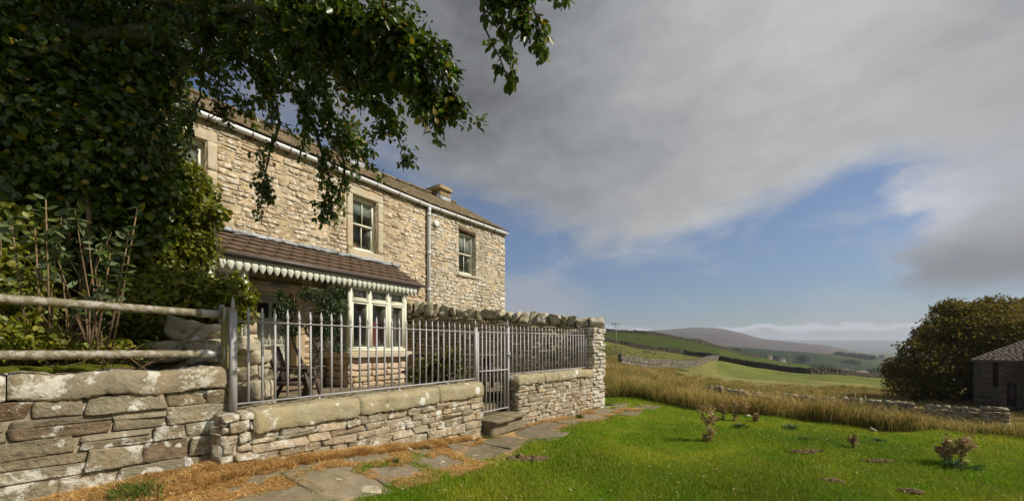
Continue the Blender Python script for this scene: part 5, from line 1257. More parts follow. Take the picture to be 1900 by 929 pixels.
# rough grass on the hillside
mb = MB(); n_ = 26000; X, Y = sample_view(n_, 26, 140, .17, .60, 1.5); m = (vnoise(X, Y, .15, 50) > .35 + np.clip((X / Y - .38) * 4, 0, 1)) & (Y < np.interp(X / Y, [.2, .33, .41, .5], [140, 140, 70, 40])); X, Y = X[m], Y[m]
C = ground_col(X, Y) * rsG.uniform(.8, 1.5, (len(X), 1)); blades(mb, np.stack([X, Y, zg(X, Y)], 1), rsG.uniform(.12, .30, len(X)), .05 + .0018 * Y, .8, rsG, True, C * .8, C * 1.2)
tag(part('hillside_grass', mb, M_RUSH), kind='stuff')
# nettles and dock where the rushes meet the path
mb = MB(); c = gpt(1185, 735); P = np.stack([c.x + rsG.normal(0, .45, 900), c.y + rsG.normal(0, .35, 900) + .3, 0 * rsG.rand(900)], 1); P[:, 2] = zg(P[:, 0], P[:, 1]) + rsG.uniform(.02, .32, 900)
leaves(mb, P, rvec(900, rsG) + [0, 0, -.2], rvec(900, rsG) + [0, 0, .8], rsG.uniform(.05, .11, 900), rsG.uniform(.025, .05, 900)); tag(part('nettle_patch', mb, M_SHRUB), kind='stuff')

# dry thistles
def thistle(px, py, h, lean, label, nh=26, wide=.5):
    p = gpt(px, py); o = thing('dry_thistle', label, 'thistle', p, 0, 'dead thistles on the lawn')
    st = MB(); hd = MB(); ends = []
    top = p + Vector((lean * h, 0, h * .95)); mid = p + Vector((lean * h * .3, .02, h * .5))
    st.tube([p, mid, top], [.012, .009, .004], 5); ends.append(top)
    nb = 5 + int(wide * 8)
    for k in range(nb):
        t = random.uniform(.18, .85); b = p + (mid - p) * min(1, 2 * t) if t < .5 else mid + (top - mid) * (2 * t - 1)
        an = random.uniform(0, 6.28); l = h * wide * random.uniform(.3, .75) * (1.1 - .4 * t); e = b + Vector((math.cos(an) * l, math.sin(an) * l * .8, l * random.uniform(.25, .9))); m = b + (e - b) * .5 - Vector((0, 0, .05 * l))
        st.tube([b, m, e], [.006, .005, .003], 4); ends.append(e); ends.append(m + (e - m) * .3)
    part('stem', st, M_THIST, o, True)
    P = []; D = []
    for e in ends:
        n = random.randint(12, 20); r = .028 + .014 * random.random()
        for _ in range(n): v = Vector(rvec(1, rsG)[0]); P.append(e + v * r * .5); D.append(v * 1.0 + Vector((0, 0, .25)))
    n = int(60 * (h / .5))
    for _ in range(n):
        t = random.random() ** 1.3; b = p + (top - p) * t * .8; v = Vector((math.cos(random.random() * 6.28), math.sin(random.random() * 6.28), random.uniform(-.7, .4))); P.append(b + v * .01); D.append(v)
    N = len(P); L = np.concatenate([rsG.uniform(.035, .065, N - n), rsG.uniform(.05, .11, n) * (h / .55)]); leaves(hd, np.array(P), np.array(D), rvec(N, rsG), L, L * rsG.uniform(.35, .6, N), .5)
    part('seed_heads_and_leaves', hd, M_THIST, o)
    return o
thistle(1315, 818, .62, .12, 'tallest withered brown thistle, nearest on the middle of the lawn', wide=.55)
thistle(1282, 756, .46, .10, 'withered thistle at the rush edge, far left of the lawn clump', wide=.35)
thistle(1342, 777, .36, -.1, 'small withered thistle just left of the bushy one by the rushes', wide=.4)
thistle(1364, 780, .52, .05, 'bushy withered thistle beside the grey green rosette near the rushes', wide=.75)
thistle(1403, 782, .16, .05, 'tiny dry thistle stalk right of the bushy thistle', wide=.3)
thistle(1585, 831, .20, -.1, 'little pointed dry thistle alone in the middle right of the lawn', wide=.25)
thistle(1754, 857, .40, .05, 'slim withered thistle, left of the pair on the right of the lawn', wide=.4)
thistle(1783, 861, .44, .25, 'wider withered thistle, right of the pair on the right of the lawn', wide=.65)
thistle(1118, 738, .50, .1, 'withered thistle beside the foot of the stone pillar', wide=.4)
def rosette(px, py, r, label):
    p = gpt(px, py); n = 70; an = rsG.uniform(0, 6.28, n); D = np.stack([np.cos(an), np.sin(an), rsG.uniform(.05, 1.1, n)], 1); mb = MB()
    L = rsG.uniform(.35, .8, n) * r; leaves(mb, np.array(p) + D * .01 + np.stack([rsG.normal(0, r * .35, n), rsG.normal(0, r * .25, n), 0 * an], 1), D, np.tile([0, 0, 1.0], (n, 1)) + rsG.normal(0, .3, (n, 3)), L, L * .20, .4)
    tag(part('thistle_rosette', mb, M_ROSET), label, 'thistle plant', 'green thistle rosettes on the lawn')
rosette(1373, 792, .19, 'large grey green thistle rosette in front of the bushy dry thistle')
rosette(1465, 795, .20, 'grey green thistle rosette alone near the rushes, right of centre')
rosette(1772, 868, .26, 'flat green thistle rosette under the pair of dry thistles')
rosette(1490, 815, .12, 'small green thistle rosette low in the grass left of the little pointed thistle')
rosette(1630, 818, .12, 'small dark green rosette on the lawn below the pale stone at the rush edge')
def lump(name, px, py, size, m, label, cat, group=None, n=1, flat=.35):
    p = gpt(px, py); mb = MB(); C = [(p.x + random.uniform(-.5, .5) * size * (n > 1), p.y + random.uniform(-.35, .35) * size * (n > 1), p.z + size * flat * .2) for _ in range(n)]
    s = size / (1 if n == 1 else n ** .6); stones(mb, C, [(s * random.uniform(.35, .55), s * random.uniform(.3, .5), s * flat * .5) for _ in range(n)], WORLD, 5, .6, .2, .08, .3, rsG); tag(part(name, mb, m, None, True), label, cat, group)
lump('stone', 1388, 772, .13, M_PILLAR, 'small white stone in the grass right of the bushy thistle', 'stone')
lump('stone', 1622, 799, .17, M_PILLAR, 'pale elongated stone at the foot of the rushes, right of centre', 'stone')
lump('stone', 757, 833, .10, M_BOULD, 'small grey stone at the foot of the garden wall by the orange grass', 'stone')
lump('stone', 812, 862, .14, M_BOULD, 'half buried grey stone at the lawn edge beside the path', 'stone', flat=.2)
lump('stone', 690, 908, .20, M_BOULD, 'flat pale stone at the lawn edge nearest the camera', 'stone', flat=.15)
for i, (p, ra, rb) in enumerate(DIRT):
    q = rsG.normal(0, .42, (110, 2)) * [ra, rb]; mb = MB(); Xq, Yq = p.x + q[:, 0], p.y + q[:, 1]
    stones(mb, np.stack([Xq, Yq, zg(Xq, Yq) + .004], 1), np.abs(rsG.normal(0, 1, (110, 3))) * [.02, .018, .006] + [.02, .018, .008], WORLD, 4, .7, .2, .12, .3, rsG); tag(part('bare_soil_patch', mb, M_DUNG, None, True), kind='stuff')
# fallen leaves and bits on the turf
mb = MB(); X, Y = sample_view(420, 4.2, 11, -.35, 1.3, 1.6); m = wall_side(X, Y) > -.8; X, Y = X[m], Y[m]; n = len(X); leaves(mb, np.stack([X, Y, zg(X, Y) + .035], 1), rvec(n, rsG) * [1, 1, .2], np.tile([0, 0, 1.], (n, 1)) + rsG.normal(0, .4, (n, 3)), rsG.uniform(.02, .05, n), rsG.uniform(.012, .03, n), .3)
tag(part('fallen_leaves', mb, M_THIST), kind='stuff')

# ------------------------------------------------------------------ trees and shrubs
rsT = np.random.RandomState(101)
def lumps_leaves(mb, L, n, size, aspect=.62, down=.3, out=.8, shell=.55, simple=False, rs=rsT, fold=.25):
    """leaves through the outer part of ellipsoids: L = list of (centre, (rx, ry, rz))"""
    vol = np.array([r[0] * r[1] + r[1] * r[2] + r[0] * r[2] for _, r in L]); cnt = np.maximum((n * vol / vol.sum()).astype(int), 5)
    for (c, r), k in zip(L, cnt):
        d = rvec(k, rs); rad = (shell + (1.08 - shell) * rs.rand(k) ** .7)
        ph = rs.uniform(0, 6, 3); wob = 1 + .16 * np.sin(d[:, 0] * 5 + ph[0]) * np.sin(d[:, 1] * 5 + ph[1]) + .12 * np.sin(d[:, 2] * 9 + ph[2])
        P = np.array(c) + d * np.array(r) * (rad * wob)[:, None]
        nn = unit(d * out + rvec(k, rs) * .75 + [0, 0, .25]); D = rvec(k, rs) + [0, 0, -down]; D = D - nn * (D * nn).sum(1, keepdims=True)
        l = size * rs.uniform(.6, 1.3, k); leaves(mb, P, D, nn, l, l * aspect, fold, simple)
def limb_path(pts): return [wp(*p) for p in pts]
def resample(P, n):
    P = [np.array(p) for p in P]; d = np.cumsum([0] + [np.linalg.norm(b - a) for a, b in zip(P[:-1], P[1:])]); t = np.linspace(0, d[-1], n)
    Q = np.stack([np.interp(t, d, [p[k] for p in P]) for k in range(3)], 1)
    return Q
TREE = thing('overhanging_tree', 'large leafy tree at upper left whose drooping branches hang over the house and sky', 'tree', (-6.5, 5.2, .5))
trunk = MB(); trunk.tube([(-6.5, 5.2, .5), (-6.45, 5.2, 2.2), (-6.25, 5.15, 4.0), (-5.9, 5.0, 5.6), (-5.3, 4.8, 7.2), (-4.6, 4.6, 8.6)], [.42, .36, .32, .27, .2, .1], 12); part('trunk', trunk, M_BARK, TREE, True)
LIMBS = [
 ([(40, -60, 5.0), (250, -10, 4.8), (450, 40, 4.5), (610, 85, 4.2), (740, 140, 3.9), (832, 200, 3.8)], .075, .75, 60),
 ([(250, -10, 4.8), (420, 70, 4.7), (540, 165, 4.6), (630, 240, 4.6), (705, 320, 4.6)], .055, .52, 34),
 ([(420, 20, 4.3), (580, 10, 4.0), (710, 40, 3.8), (790, 80, 3.7), (825, 120, 3.7)], .05, .50, 50),
 ([(420, 70, 4.7), (500, 150, 4.7), (520, 220, 4.7), (495, 300, 4.7), (486, 375, 4.7)], .03, .36, 12),
 ([(540, 165, 4.6), (585, 240, 4.6), (612, 330, 4.6), (592, 425, 4.6)], .03, .36, 13),
 ([(610, 85, 4.2), (680, 170, 4.2), (735, 245, 4.2), (752, 292, 4.2)], .035, .42, 16),
 ([(630, 255, 4.6), (640, 320, 4.6), (625, 385, 4.6)], .02, .3, 4),
 ([(120, 20, 5.2), (280, 60, 5.0), (400, 130, 5.0), (470, 215, 5.0)], .04, .5, 16),
 ([(300, 20, 4.6), (380, 90, 4.6), (370, 180, 4.8), (345, 230, 5.0)], .03, .4, 9),
 ([(500, 40, 4.2), (640, 30, 4.0), (750, 70, 3.8), (785, 140, 3.8), (790, 205, 3.8)], .04, .48, 44),
 ([(540, 165, 4.6), (470, 190, 4.8), (420, 200, 5.0), (385, 225, 5.1)], .02, .35, 8),
 ([(610, 85, 4.2), (600, 130, 4.4), (610, 200, 4.5), (660, 270, 4.5)], .025, .4, 13),
 ([(785, 150, 3.8), (820, 190, 3.8), (850, 178, 3.8)], .012, .16, 10),
]
RLIMB = [
 ([(700, -190, 4.0), (860, -120, 3.7), (889, -30, 3.7), (897, 40, 3.7), (925, 105, 3.7), (943, 150, 3.7)], .022, .30, 11),
 ([(860, -130, 3.7), (950, -90, 3.7), (985, 0, 3.7), (1000, 50, 3.7), (1010, 80, 3.7)], .018, .28, 13),
 ([(889, -60, 3.7), (925, 10, 3.7), (935, 70, 3.7), (950, 135, 3.7)], .015, .24, 10),
 ([(950, -90, 3.7), (1010, -60, 3.7), (1040, -4, 3.7)], .012, .15, 3),
 ([(925, -60, 3.7), (960, 0, 3.7), (970, 50, 3.7)], .012, .25, 12),
]
crown = MB()
def grow(limb, r0, spread, ntw, lsize, dens, mbw, droop=.75):
    Q = resample(limb_path(limb), 26); mbw.tube([tuple(q + rsT.normal(0, r0 * .35, 3)) for q in Q], list(np.linspace(r0, .006, 26)), 6)
    for k in range(ntw):
        t = rsT.uniform(.18, 1.0); i = min(int(t * 25), 24); p = Q[i] + (Q[i + 1] - Q[i]) * rsT.rand(); ax = unit(Q[i + 1] - Q[i])
        d = unit(ax * rsT.uniform(.2, .9) + rvec(1, rsT)[0] * .8 + np.array([0, 0, -droop * rsT.uniform(.2, 1)])); l = spread * rsT.uniform(.35, 1.0) * (1.15 - .5 * t)
        m = p + d * l * .5 + [0, 0, .04 * l]; e = p + d * l + [0, 0, -.14 * l]; mbw.tube([tuple(p), tuple(m), tuple(e)], [.008, .005, .0025], 4)
        n = int(dens * l * rsT.uniform(.7, 1.3)) + 6; tt = rsT.uniform(.12, 1.05, n)[:, None]; B = np.where(tt < .5, p + (m - p) * tt * 2, m + (e - m) * (tt * 2 - 1)) + rsT.normal(0, .02 + .035 * l, (n, 3))
        D = unit(d * .5 + rvec(n, rsT) * .8 + [0, 0, -.45]); N = unit(rvec(n, rsT) * .7 + [.25, -.35, .75]); L = lsize * rsT.uniform(.6, 1.25, n); leaves(crown, B, D, N, L, L * rsT.uniform(.5, .68, n), .25)
limbs = MB()
for lb, r0, sp, nt in LIMBS: grow(lb, r0, sp, int(nt * 1.7), .062 if lb[-1][2] > 3.9 else .082, 105 if lb[-1][2] > 3.9 else 75, limbs)
for lb, r0, sp, nt in RLIMB: grow(lb, r0, sp, int(nt * 1.3), .082, 90, limbs, .9)
limbs.tube([(-5.3, 4.8, 7.2), (-3.5, 4.4, 7.4), (-1.5, 4.0, 7.5), (.0, 3.6, 7.4)], [.16, .12, .08, .03], 8); limbs.tube([(-5.9, 5.0, 5.6), (-4.9, 4.9, 5.3), (-3.8, 4.8, 5.4)], [.2, .14, .07], 8)
limbs.tube([(-4.6, 4.6, 8.2), (-2.6, 4.1, 7.2), wp(700, -190, 4.0)], [.09, .05, .024], 6)
part('limb', limbs, M_TWIG, TREE, True)
# unseen upper crown put between sun and ivy for shade, then visible clumps
lumps_leaves(crown, [((-2.4, 4.1, 6.7), (1.7, 1.1, .8)), ((-.7, 3.7, 7.5), (1.4, 1.0, .8)), ((-4.2, 4.5, 6.6), (1.7, 1.2, 1.0)), ((-5.2, 4.6, 8.3), (2.2, 1.6, 1.3)), ((-2.8, 4.2, 8.3), (2.0, 1.3, 1.1)), ((-6.8, 5.0, 6.8), (1.6, 1.2, 1.4))], 13000, .10, .6, .4, .5, .3)
lumps_leaves(crown, [(wp(260, 10, 5.0), (1.0, .7, .42)), (wp(490, 30, 4.8), (.7, .6, .42)), (wp(160, 30, 5.3), (1.2, .8, .7)), (wp(620, 30, 4.1), (.6, .5, .35)), (wp(715, 40, 3.8), (.38, .4, .28)), (wp(575, 130, 4.5), (.34, .4, .32)), (wp(785, 110, 3.8), (.24, .3, .28))], 9000, .060, .6, .45, .35, .25)
part('crown', crown, M_TLEAF, TREE)

# ivy over the trunk
IVY = thing('ivy', 'dark ivy smothering the big tree trunk at the left edge', 'ivy', (-5.6, 5.0, 1.3))
iv = MB(); IL = [(wp(60, 420, 4.9), (.75, .6, .9)), (wp(70, 220, 5.0), (.9, .7, .9)), (wp(190, 130, 5.2), (.9, .6, .7)), (wp(190, 300, 5.0), (.75, .6, .8)), (wp(150, 470, 4.9), (.5, .5, .6)), (wp(255, 230, 5.3), (.5, .5, .5)), (wp(20, 80, 5.1), (.9, .7, .9)), (wp(250, 380, 5.2), (.5, .45, .6)), (wp(270, 120, 5.2), (.42, .4, .4)), (wp(-60, 300, 4.8), (.8, .7, 1.3))]
lumps_leaves(iv, IL, 30000, .066, .85, .55, .45, .5, fold=.15); lumps_leaves(iv, IL, 9000, .095, .85, .7, .6, .75, fold=.2); part('foliage', iv, M_IVY, IVY)
st = MB()
for k in range(26):
    c, r = IL[rsT.randint(len(IL))]; q = np.array(c) + rvec(1, rsT)[0] * np.array(r) * .95; pts = [q]
    for _ in range(5): pts.append(pts[-1] + np.array([rsT.normal(.02, .06), rsT.normal(-.02, .05), rsT.uniform(-.05, .13)]))
    st = MB(); st.tube([tuple(p) for p in pts], [.008, .008, .007, .006, .005, .003], 5); part('stem', st, M_CANE, IVY, True)
for x in (95, 125, 160):
    st = MB(); st.tube([wp(x, 640, 4.6), wp(x - 8, 520, 4.6), wp(x + 6, 400, 4.7), wp(x - 6, 300, 4.9)], [.035, .032, .028, .02], 7); part('stem', st, M_CANE, IVY, True)

def shrub(name, label, cat, L, n, size, m, aspect, base, stems, smat=M_BARK, shell=.5, down=.25, fold=.2, group=None, sr=.009):
    o = thing(name, label, cat, base, 0, group); f = MB(); lumps_leaves(f, L, n, size, aspect, down, .7, shell, fold=fold); part('foliage', f, m, o)
    s = MB()
    for k in range(stems):
        if stems <= 12 and k: part('stem', s, smat, o, True); s = MB()
        c, r = L[rsT.randint(len(L))]; e = np.array(c) + rvec(1, rsT)[0] * np.array(r) * .7; b = np.array(base) + [float(np.clip(rsT.normal(0, .14), -.3, .3)) if stems > 12 else 0, float(np.clip(rsT.normal(0, .10), -.2, .2)) if stems > 12 else 0, 0]; mid = (b + e) / 2 + rsT.normal(0, .12, 3)
        s.tube([tuple(b), tuple(mid), tuple(e)], [sr, sr * .7, .005], 5)
    if stems > 12: stones(s, [Vector(base) - Vector((0, 0, .05))], [(.36, .26, .09)], WORLD, 5, .9, .1, .1, .1, rsT)
    part('stem', s, smat, o, True); return o
shrub('leafy_shrub', 'big rounded yellow green leafy shrub in front of the left end of the house', 'shrub',
      [(wp(250, 490, 5.4), (.55, .5, .55)), (wp(315, 420, 5.7), (.62, .5, .68)), (wp(385, 560, 5.3), (.44, .4, .36)), (wp(330, 560, 5.1), (.5, .4, .4)), (wp(350, 365, 5.9), (.36, .4, .42)), (wp(270, 330, 5.9), (.55, .5, .55)), (wp(432, 560, 5.1), (.22, .25, .32)), (wp(365, 450, 5.7), (.24, .3, .35)), (wp(405, 395, 5.7), (.11, .16, .09)), (wp(250, 600, 4.9), (.4, .4, .3))], 30000, .062, M_SHRUB, .85, (-3.9, 5.3, 1.25), 22)
# grey-leaved bush with bare canes behind the rails
BUD = thing('cane_bush', 'bush of bare brown canes with grey green leaves behind the tube rails', 'shrub', wp(110, 690, 3.9))
cn = MB(); P, D = [], []
for k in range(22):
    bx = rsT.normal(115, 42); b = np.array(wp(bx, 705, rsT.uniform(3.75, 4.3))); tx, ty = bx + rsT.normal(0, 55), rsT.uniform(380, 600); e = np.array(wp(tx, ty, rsT.uniform(3.6, 4.4))); m = (b + e) / 2 + rsT.normal(0, .05, 3)
    e2 = m + rsT.normal(0, .12, 3) + [0, 0, .12]; cn.tube([tuple(b), tuple(b + (m - b) * .5 + rsT.normal(0, .02, 3)), tuple(m), tuple(m + (e - m) * .5 + rsT.normal(0, .03, 3)), tuple(e)], [.010, .009, .007, .005, .003], 5); cn.tube([tuple(m), tuple(e2)], [.006, .002], 4)
    if rsT.rand() < .95:
        for _ in range(rsT.randint(10, 22)): v = rvec(1, rsT)[0] * [1, 1, .6]; P.append(e + rsT.normal(0, .03, 3) - [0, 0, rsT.uniform(0, .15)]); D.append(v)
for tx, ty, bx in ((240, 430, 190), (205, 470, 170), (20, 400, 60), (85, 370, 95), (65, 420, 80), (255, 385, 200), (185, 520, 160)):
    b = np.array(wp(bx, 690, 3.8)); e = np.array(wp(tx, ty, 3.6)); m = (b + e) / 2 + [0, 0, -.03]; cn.tube([tuple(b), tuple(m), tuple(e)], [.010, .008, .005], 5)
    for t in np.linspace(.55, 1, 9):
        for sg in (-1, 1): P.append(b + (e - b) * t); D.append(np.array([sg * .8, rsT.normal(0, .4), rsT.uniform(-.2, .7)]))
part('cane', cn, M_CANE, BUD, True); lf = MB(); P, D = np.array(P), np.array(D); L = rsT.uniform(.06, .15, len(P)); leaves(lf, P, D, rvec(len(P), rsT) * .6 + [.2, -.5, .6], L, L * .36, .35); part('foliage', lf, M_BUDD, BUD)
shrub('leafy_shrub', 'yellow green bush at the left edge above the tube rails', 'shrub', [(wp(15, 430, 4.3), (.35, .3, .3)), (wp(5, 530, 4.1), (.4, .3, .3)), (wp(60, 590, 4.2), (.35, .25, .2)), (wp(-90, 480, 4.0), (.5, .4, .5))], 4200, .06, M_SHRUB, .8, (-5.1, 4.1, 1.28), 16)
shrub('low_greenery', 'low leafy undergrowth between the tube rails and the wall top', 'shrub', [(wp(60, 640, 3.75), (.42, .3, .17)), (wp(200, 650, 4.1), (.42, .3, .14)), (wp(-60, 620, 3.4), (.5, .3, .25)), (wp(20, 560, 4.0), (.4, .3, .3)), (wp(230, 560, 4.5), (.4, .3, .3))], 5200, .055, M_SHRUB, .6, (-4.3, 3.9, 1.28), 24, shell=.2)
tw = MB()
for k in range(90):
    x0 = rsT.uniform(20, 270); b = np.array(wp(x0, rsT.uniform(650, 690), rsT.uniform(3.6, 4.3))); v = unit(rsT.normal(0, 1, 3) * [1, .6, .5] + [.2, 0, .3]) * rsT.uniform(.12, .4); tw.tube([tuple(b), tuple(b + v * .5 + [0, 0, .02]), tuple(b + v)], [.007, .005, .002], 4)
tag(part('dead_twigs', tw, M_CANE, None, True), kind='stuff')

# small tree trained against the porch
SM = thing('wall_shrub', 'small two stemmed evergreen tree growing in front of the door', 'small tree', wp(568, 742, 7.6))
s = MB(); Y0 = 7.55
for pts, r in (([(560, 742), (575, 690), (598, 640), (612, 600), (618, 560)], .045), ([(575, 742), (566, 690), (545, 640), (533, 600), (528, 560)], .035), ([(590, 655), (575, 628), (560, 600)], .02), ([(600, 630), (622, 600), (635, 580)], .018), ([(566, 742), (590, 690), (604, 655)], .03)):
    s.tube([wp(a, b, Y0) + Vector((0, rsT.normal(0, .03), 0)) for a, b in pts], list(np.linspace(r, r * .35, len(pts))), 7)
part('trunk', s, M_GTRUNK, SM, True); f = MB()
lumps_leaves(f, [(wp(612, 570, Y0), (.33, .28, .32)), (wp(600, 610, Y0), (.30, .25, .22)), (wp(528, 575, Y0), (.20, .2, .26)), (wp(540, 610, Y0), (.22, .2, .14)), (wp(575, 545, Y0), (.2, .2, .12)), (wp(628, 645, Y0), (.14, .14, .1)), (wp(560, 690, Y0), (.12, .12, .1)), (wp(520, 545, Y0), (.1, .1, .12)), (wp(628, 540, Y0), (.12, .1, .14))], 5200, .045, .6, .1, .5, .15); part('foliage', f, M_COTO, SM)
shrub('border_plant', 'autumn tinted leafy plant in the bed behind the long railing', 'plant', [(wp(815, 685, 8.0), (.45, .3, .32)), (wp(780, 700, 8.0), (.25, .25, .2)), (wp(842, 670, 8.0), (.2, .2, .25))], 2000, .085, M_HYD, .7, FA.p(6.0, RW + 1.5, TZ), 10, shell=.2)
shrub('wall_fern', 'small green plant on the tall dry wall behind the far railing', 'plant', [(FW.p(1.3, .08, E(.02)), (.10, .08, .16)), (FW.p(1.15, .08, E(-.3)), (.12, .08, .12))], 160, .055, M_HYD, .5, FW.p(1.25, .05, TZ), 4, shell=.1)

# tumbled stones at the end of the big wall
for i, (px, py, Y, sx, sy, sz, lab) in enumerate(((300, 600, 5.0, .22, .2, .15, 'mossy grey boulder at the left end of the tumbled stones behind the rails'), (345, 612, 4.8, .2, .18, .13, 'big grey lichened boulder, topmost of the tumbled stones between the rails'), (378, 625, 4.65, .24, .12, .07, 'long pale slab of stone tilted on the tumbled heap by the timber post'),
        (385, 655, 4.6, .17, .14, .14, 'rounded boulder under the tilted slab beside the timber post'), (325, 655, 4.7, .26, .2, .12, 'moss covered boulder behind the lower rail left of the post'), (452, 640, 5.0, .16, .14, .10, 'small rounded stone on top of the heap right of the timber post'), (462, 664, 5.1, .20, .15, .09, 'middle stone of the heap right of the timber post'), (458, 690, 5.1, .2, .16, .11, 'yellowish block near the foot of the heap behind the first bars'), (462, 722, 5.1, .24, .2, .15, 'lowest and largest block of the heap behind the first bars'), (462, 676, 5.2, .27, .14, .035, 'thin flat stone sticking out of the heap behind the first bars'))):
    mb = MB(); c = wp(px, py, Y); stones(mb, [(0, 0, 0)], [(sx, sy, sz)], WORLD, 8, .55, .14, .03, .2, rsT); V = mb.V[0]
    t = {2: -.45, 4: .1}.get(i, 0.05); V = np.stack([V[:, 0] * math.cos(t) + V[:, 2] * math.sin(t), V[:, 1], -V[:, 0] * math.sin(t) + V[:, 2] * math.cos(t)], 1); mb.V[0] = V + np.array(c)
    tag(part('boulder', mb, M_BOULD, None, True), lab, 'boulder', 'tumbled stones by the timber post')
mb = MB(); C, H = [], []
for px, py, Y, sx, sz in ((320, 690, 4.9, .35, .2), (380, 700, 4.8, .3, .2), (290, 660, 5.3, .3, .25), (455, 745, 5.2, .3, .12)): C.append(wp(px, py, Y)); H.append((sx, .25, sz))
stones(mb, C, H, WORLD, 8, .5, .12, .03, .1, rsT); struct('rubble_footing', mb, M_BOULD, True)

# ------------------------------------------------------------------ garden furniture
def chair():
    p = wp(545, 742, 7.55); p.z = TZ; ang = R(12); fr = Fr(p.x, p.y, math.cos(ang), math.sin(ang))
    o = thing('garden_chair', 'dark brown slatted wooden garden armchair on the terrace by the front door', 'chair', p, ang)
    for k in range(5):
        w = -.22 + .11 * k; b = MB(); b.bar(fr.p(-.16, w, .36 + TZ), fr.p(-.36, w, .98 + TZ + .03 * math.sin(math.pi * k / 4)), .095, .02, fr.p(0, 1, 0) - fr.p(0, 0, 0)); V = b
        part('back_slat', b, M_BROWNW, o)
    b = MB(); b.bar(fr.p(-.21, -.27, .55 + TZ), fr.p(-.21, .27, .55 + TZ), .03, .06); b.bar(fr.p(-.33, -.27, .88 + TZ), fr.p(-.33, .27, .88 + TZ), .03, .06); part('back_frame', b, M_BROWNW, o)
    for k in range(5): b = MB(); b.box(-.18 + .115 * k, -.08 + .115 * k, -.27, .27, TZ + .37 + .012 * k, TZ + .395 + .012 * k, fr); part('seat_slat', b, M_BROWNW, o)
    for sg in (-1, 1):
        b = MB(); b.box(-.30, .47, sg * .32 - .055, sg * .32 + .055, TZ + .60, TZ + .625, fr); part('armrest', b, M_BROWNW, o)
        b = MB(); b.bar(fr.p(.40, sg * .30, TZ), fr.p(.26, sg * .30, TZ + .60), .05, .09, fr.p(0, 1, 0) - fr.p(0, 0, 0)); part('leg', b, M_BROWNW, o)
        b = MB(); b.bar(fr.p(-.42, sg * .30, TZ), fr.p(-.12, sg * .30, TZ + .60), .05, .12, fr.p(0, 1, 0) - fr.p(0, 0, 0)); part('leg', b, M_BROWNW, o)
        b = MB(); b.box(-.25, .36, sg * .30 - .02, sg * .30 + .02, TZ + .30, TZ + .38, fr); part('side_rail', b, M_BROWNW, o)
    b = MB(); b.box(.30, .33, -.28, .28, TZ + .28, TZ + .36, fr); part('front_rail', b, M_BROWNW, o)
chair()
def table():
    p = wp(845, 720, 9.4); p.z = TZ; ang = math.atan2(-.10, 1); fr = Fr(p.x, p.y, math.cos(ang), math.sin(ang))
    o = thing('picnic_table', 'dark brown wooden picnic table with attached benches behind the railing', 'picnic table', p, ang)
    for k in range(5): b = MB(); b.box(-.98, .98, -.36 + .145 * k, -.23 + .145 * k, TZ + .78, TZ + .82, fr); part('table_plank', b, M_BROWNW, o)
    for sg in (-1, 1):
        for k in range(2): b = MB(); w = sg * .66 + (k - .5) * .14; b.box(-.98, .98, w - .065, w + .065, TZ + .44, TZ + .48, fr); part('bench_plank', b, M_BROWNW, o)
    for u in (-.7, .7):
        b = MB(); b.box(u - .025, u + .025, -.75, .75, TZ + .36, TZ + .44, fr); part('bench_beam', b, M_BROWNW, o)
        b = MB(); b.box(u - .025, u + .025, -.36, .36, TZ + .71, TZ + .78, fr); part('table_beam', b, M_BROWNW, o)
        for sg in (-1, 1): b = MB(); b.bar(fr.p(u + .05, sg * .58, TZ), fr.p(u + .05, sg * .22, TZ + .77), .045, .09, fr.p(1, 0, 0) - fr.p(0, 0, 0)); part('leg', b, M_BROWNW, o)
table()

# ------------------------------------------------------------------ the fields
def field_wall(name, label, pts, m, h, th, group, step=2.2, blk=.7):
    """a dry stone wall across the fields; blocks follow the ground"""
    P = [((px - CX) / F * Y, Y) for px, Y in pts]; Q = []
    for (x0, y0), (x1, y1) in zip(P[:-1], P[1:]):
        n = max(int(math.hypot(x1 - x0, y1 - y0) / blk), 1)
        for i in range(n): t = (i + .5) / n; Q.append((x0 + (x1 - x0) * t, y0 + (y1 - y0) * t, math.atan2(y1 - y0, x1 - x0)))
    Q = np.array(Q); N = len(Q); zz = zg(Q[:, 0], Q[:, 1]); mb = MB()
    hh = h * rsT.uniform(.92, 1.06, N) * (1 - .25 * (vnoise(Q[:, 0], Q[:, 1], .06, 60) > .72))
    C, H, A = [], [], []
    for layer, (f0, f1) in enumerate(((-.3, .45), (.45, .82), (.82, 1.03))):
        C.append(np.stack([Q[:, 0], Q[:, 1], zz + hh * (f0 + f1) / 2], 1)); H.append(np.stack([np.full(N, blk * .56) * (1 if layer < 2 else .9), np.full(N, th * (.55 - .09 * layer)), hh * (f1 - f0) / 2 * 1.04], 1)); A.append(Q[:, 2])
    C, H, A = map(np.concatenate, (C, H, A)); sub = MB(); stones(sub, C * 0, H, WORLD, 3, .35, .12, .08, .04, rsT); V = sub.V[0].reshape(len(C), -1, 3)
    c, s = np.cos(A)[:, None], np.sin(A)[:, None]; x, y = V[..., 0].copy(), V[..., 1].copy(); V[..., 0] = x * c - y * s; V[..., 1] = x * s + y * c; V = V + C[:, None]
    mb.add(V.reshape(-1, 3), sub.Fs[0]); tag(part(name, mb, m, None, True), label, 'stone wall', group)
GW = 'dry stone walls across the hillside fields'
field_wall('field_wall', 'pale grey dry stone wall running up the field from the rushes to the wall corner', FW_GREY, M_FIELDP, 1.35, .6, GW, blk=.6)
field_wall('field_wall', 'dark dry stone wall along the lower edge of the green hillside pasture', FW_HILL, M_FIELDW, 1.6, .8, GW, blk=.9)
field_wall('field_wall', 'dark dry stone wall along the crest of the hillside', FW_TOP, M_FIELDW, 2.0, 1.0, GW, blk=1.3)
field_wall('field_wall', 'short dark wall on the spur above the long valley wall', FW_SPA, M_FIELDW, 1.5, .7, GW, blk=.9)
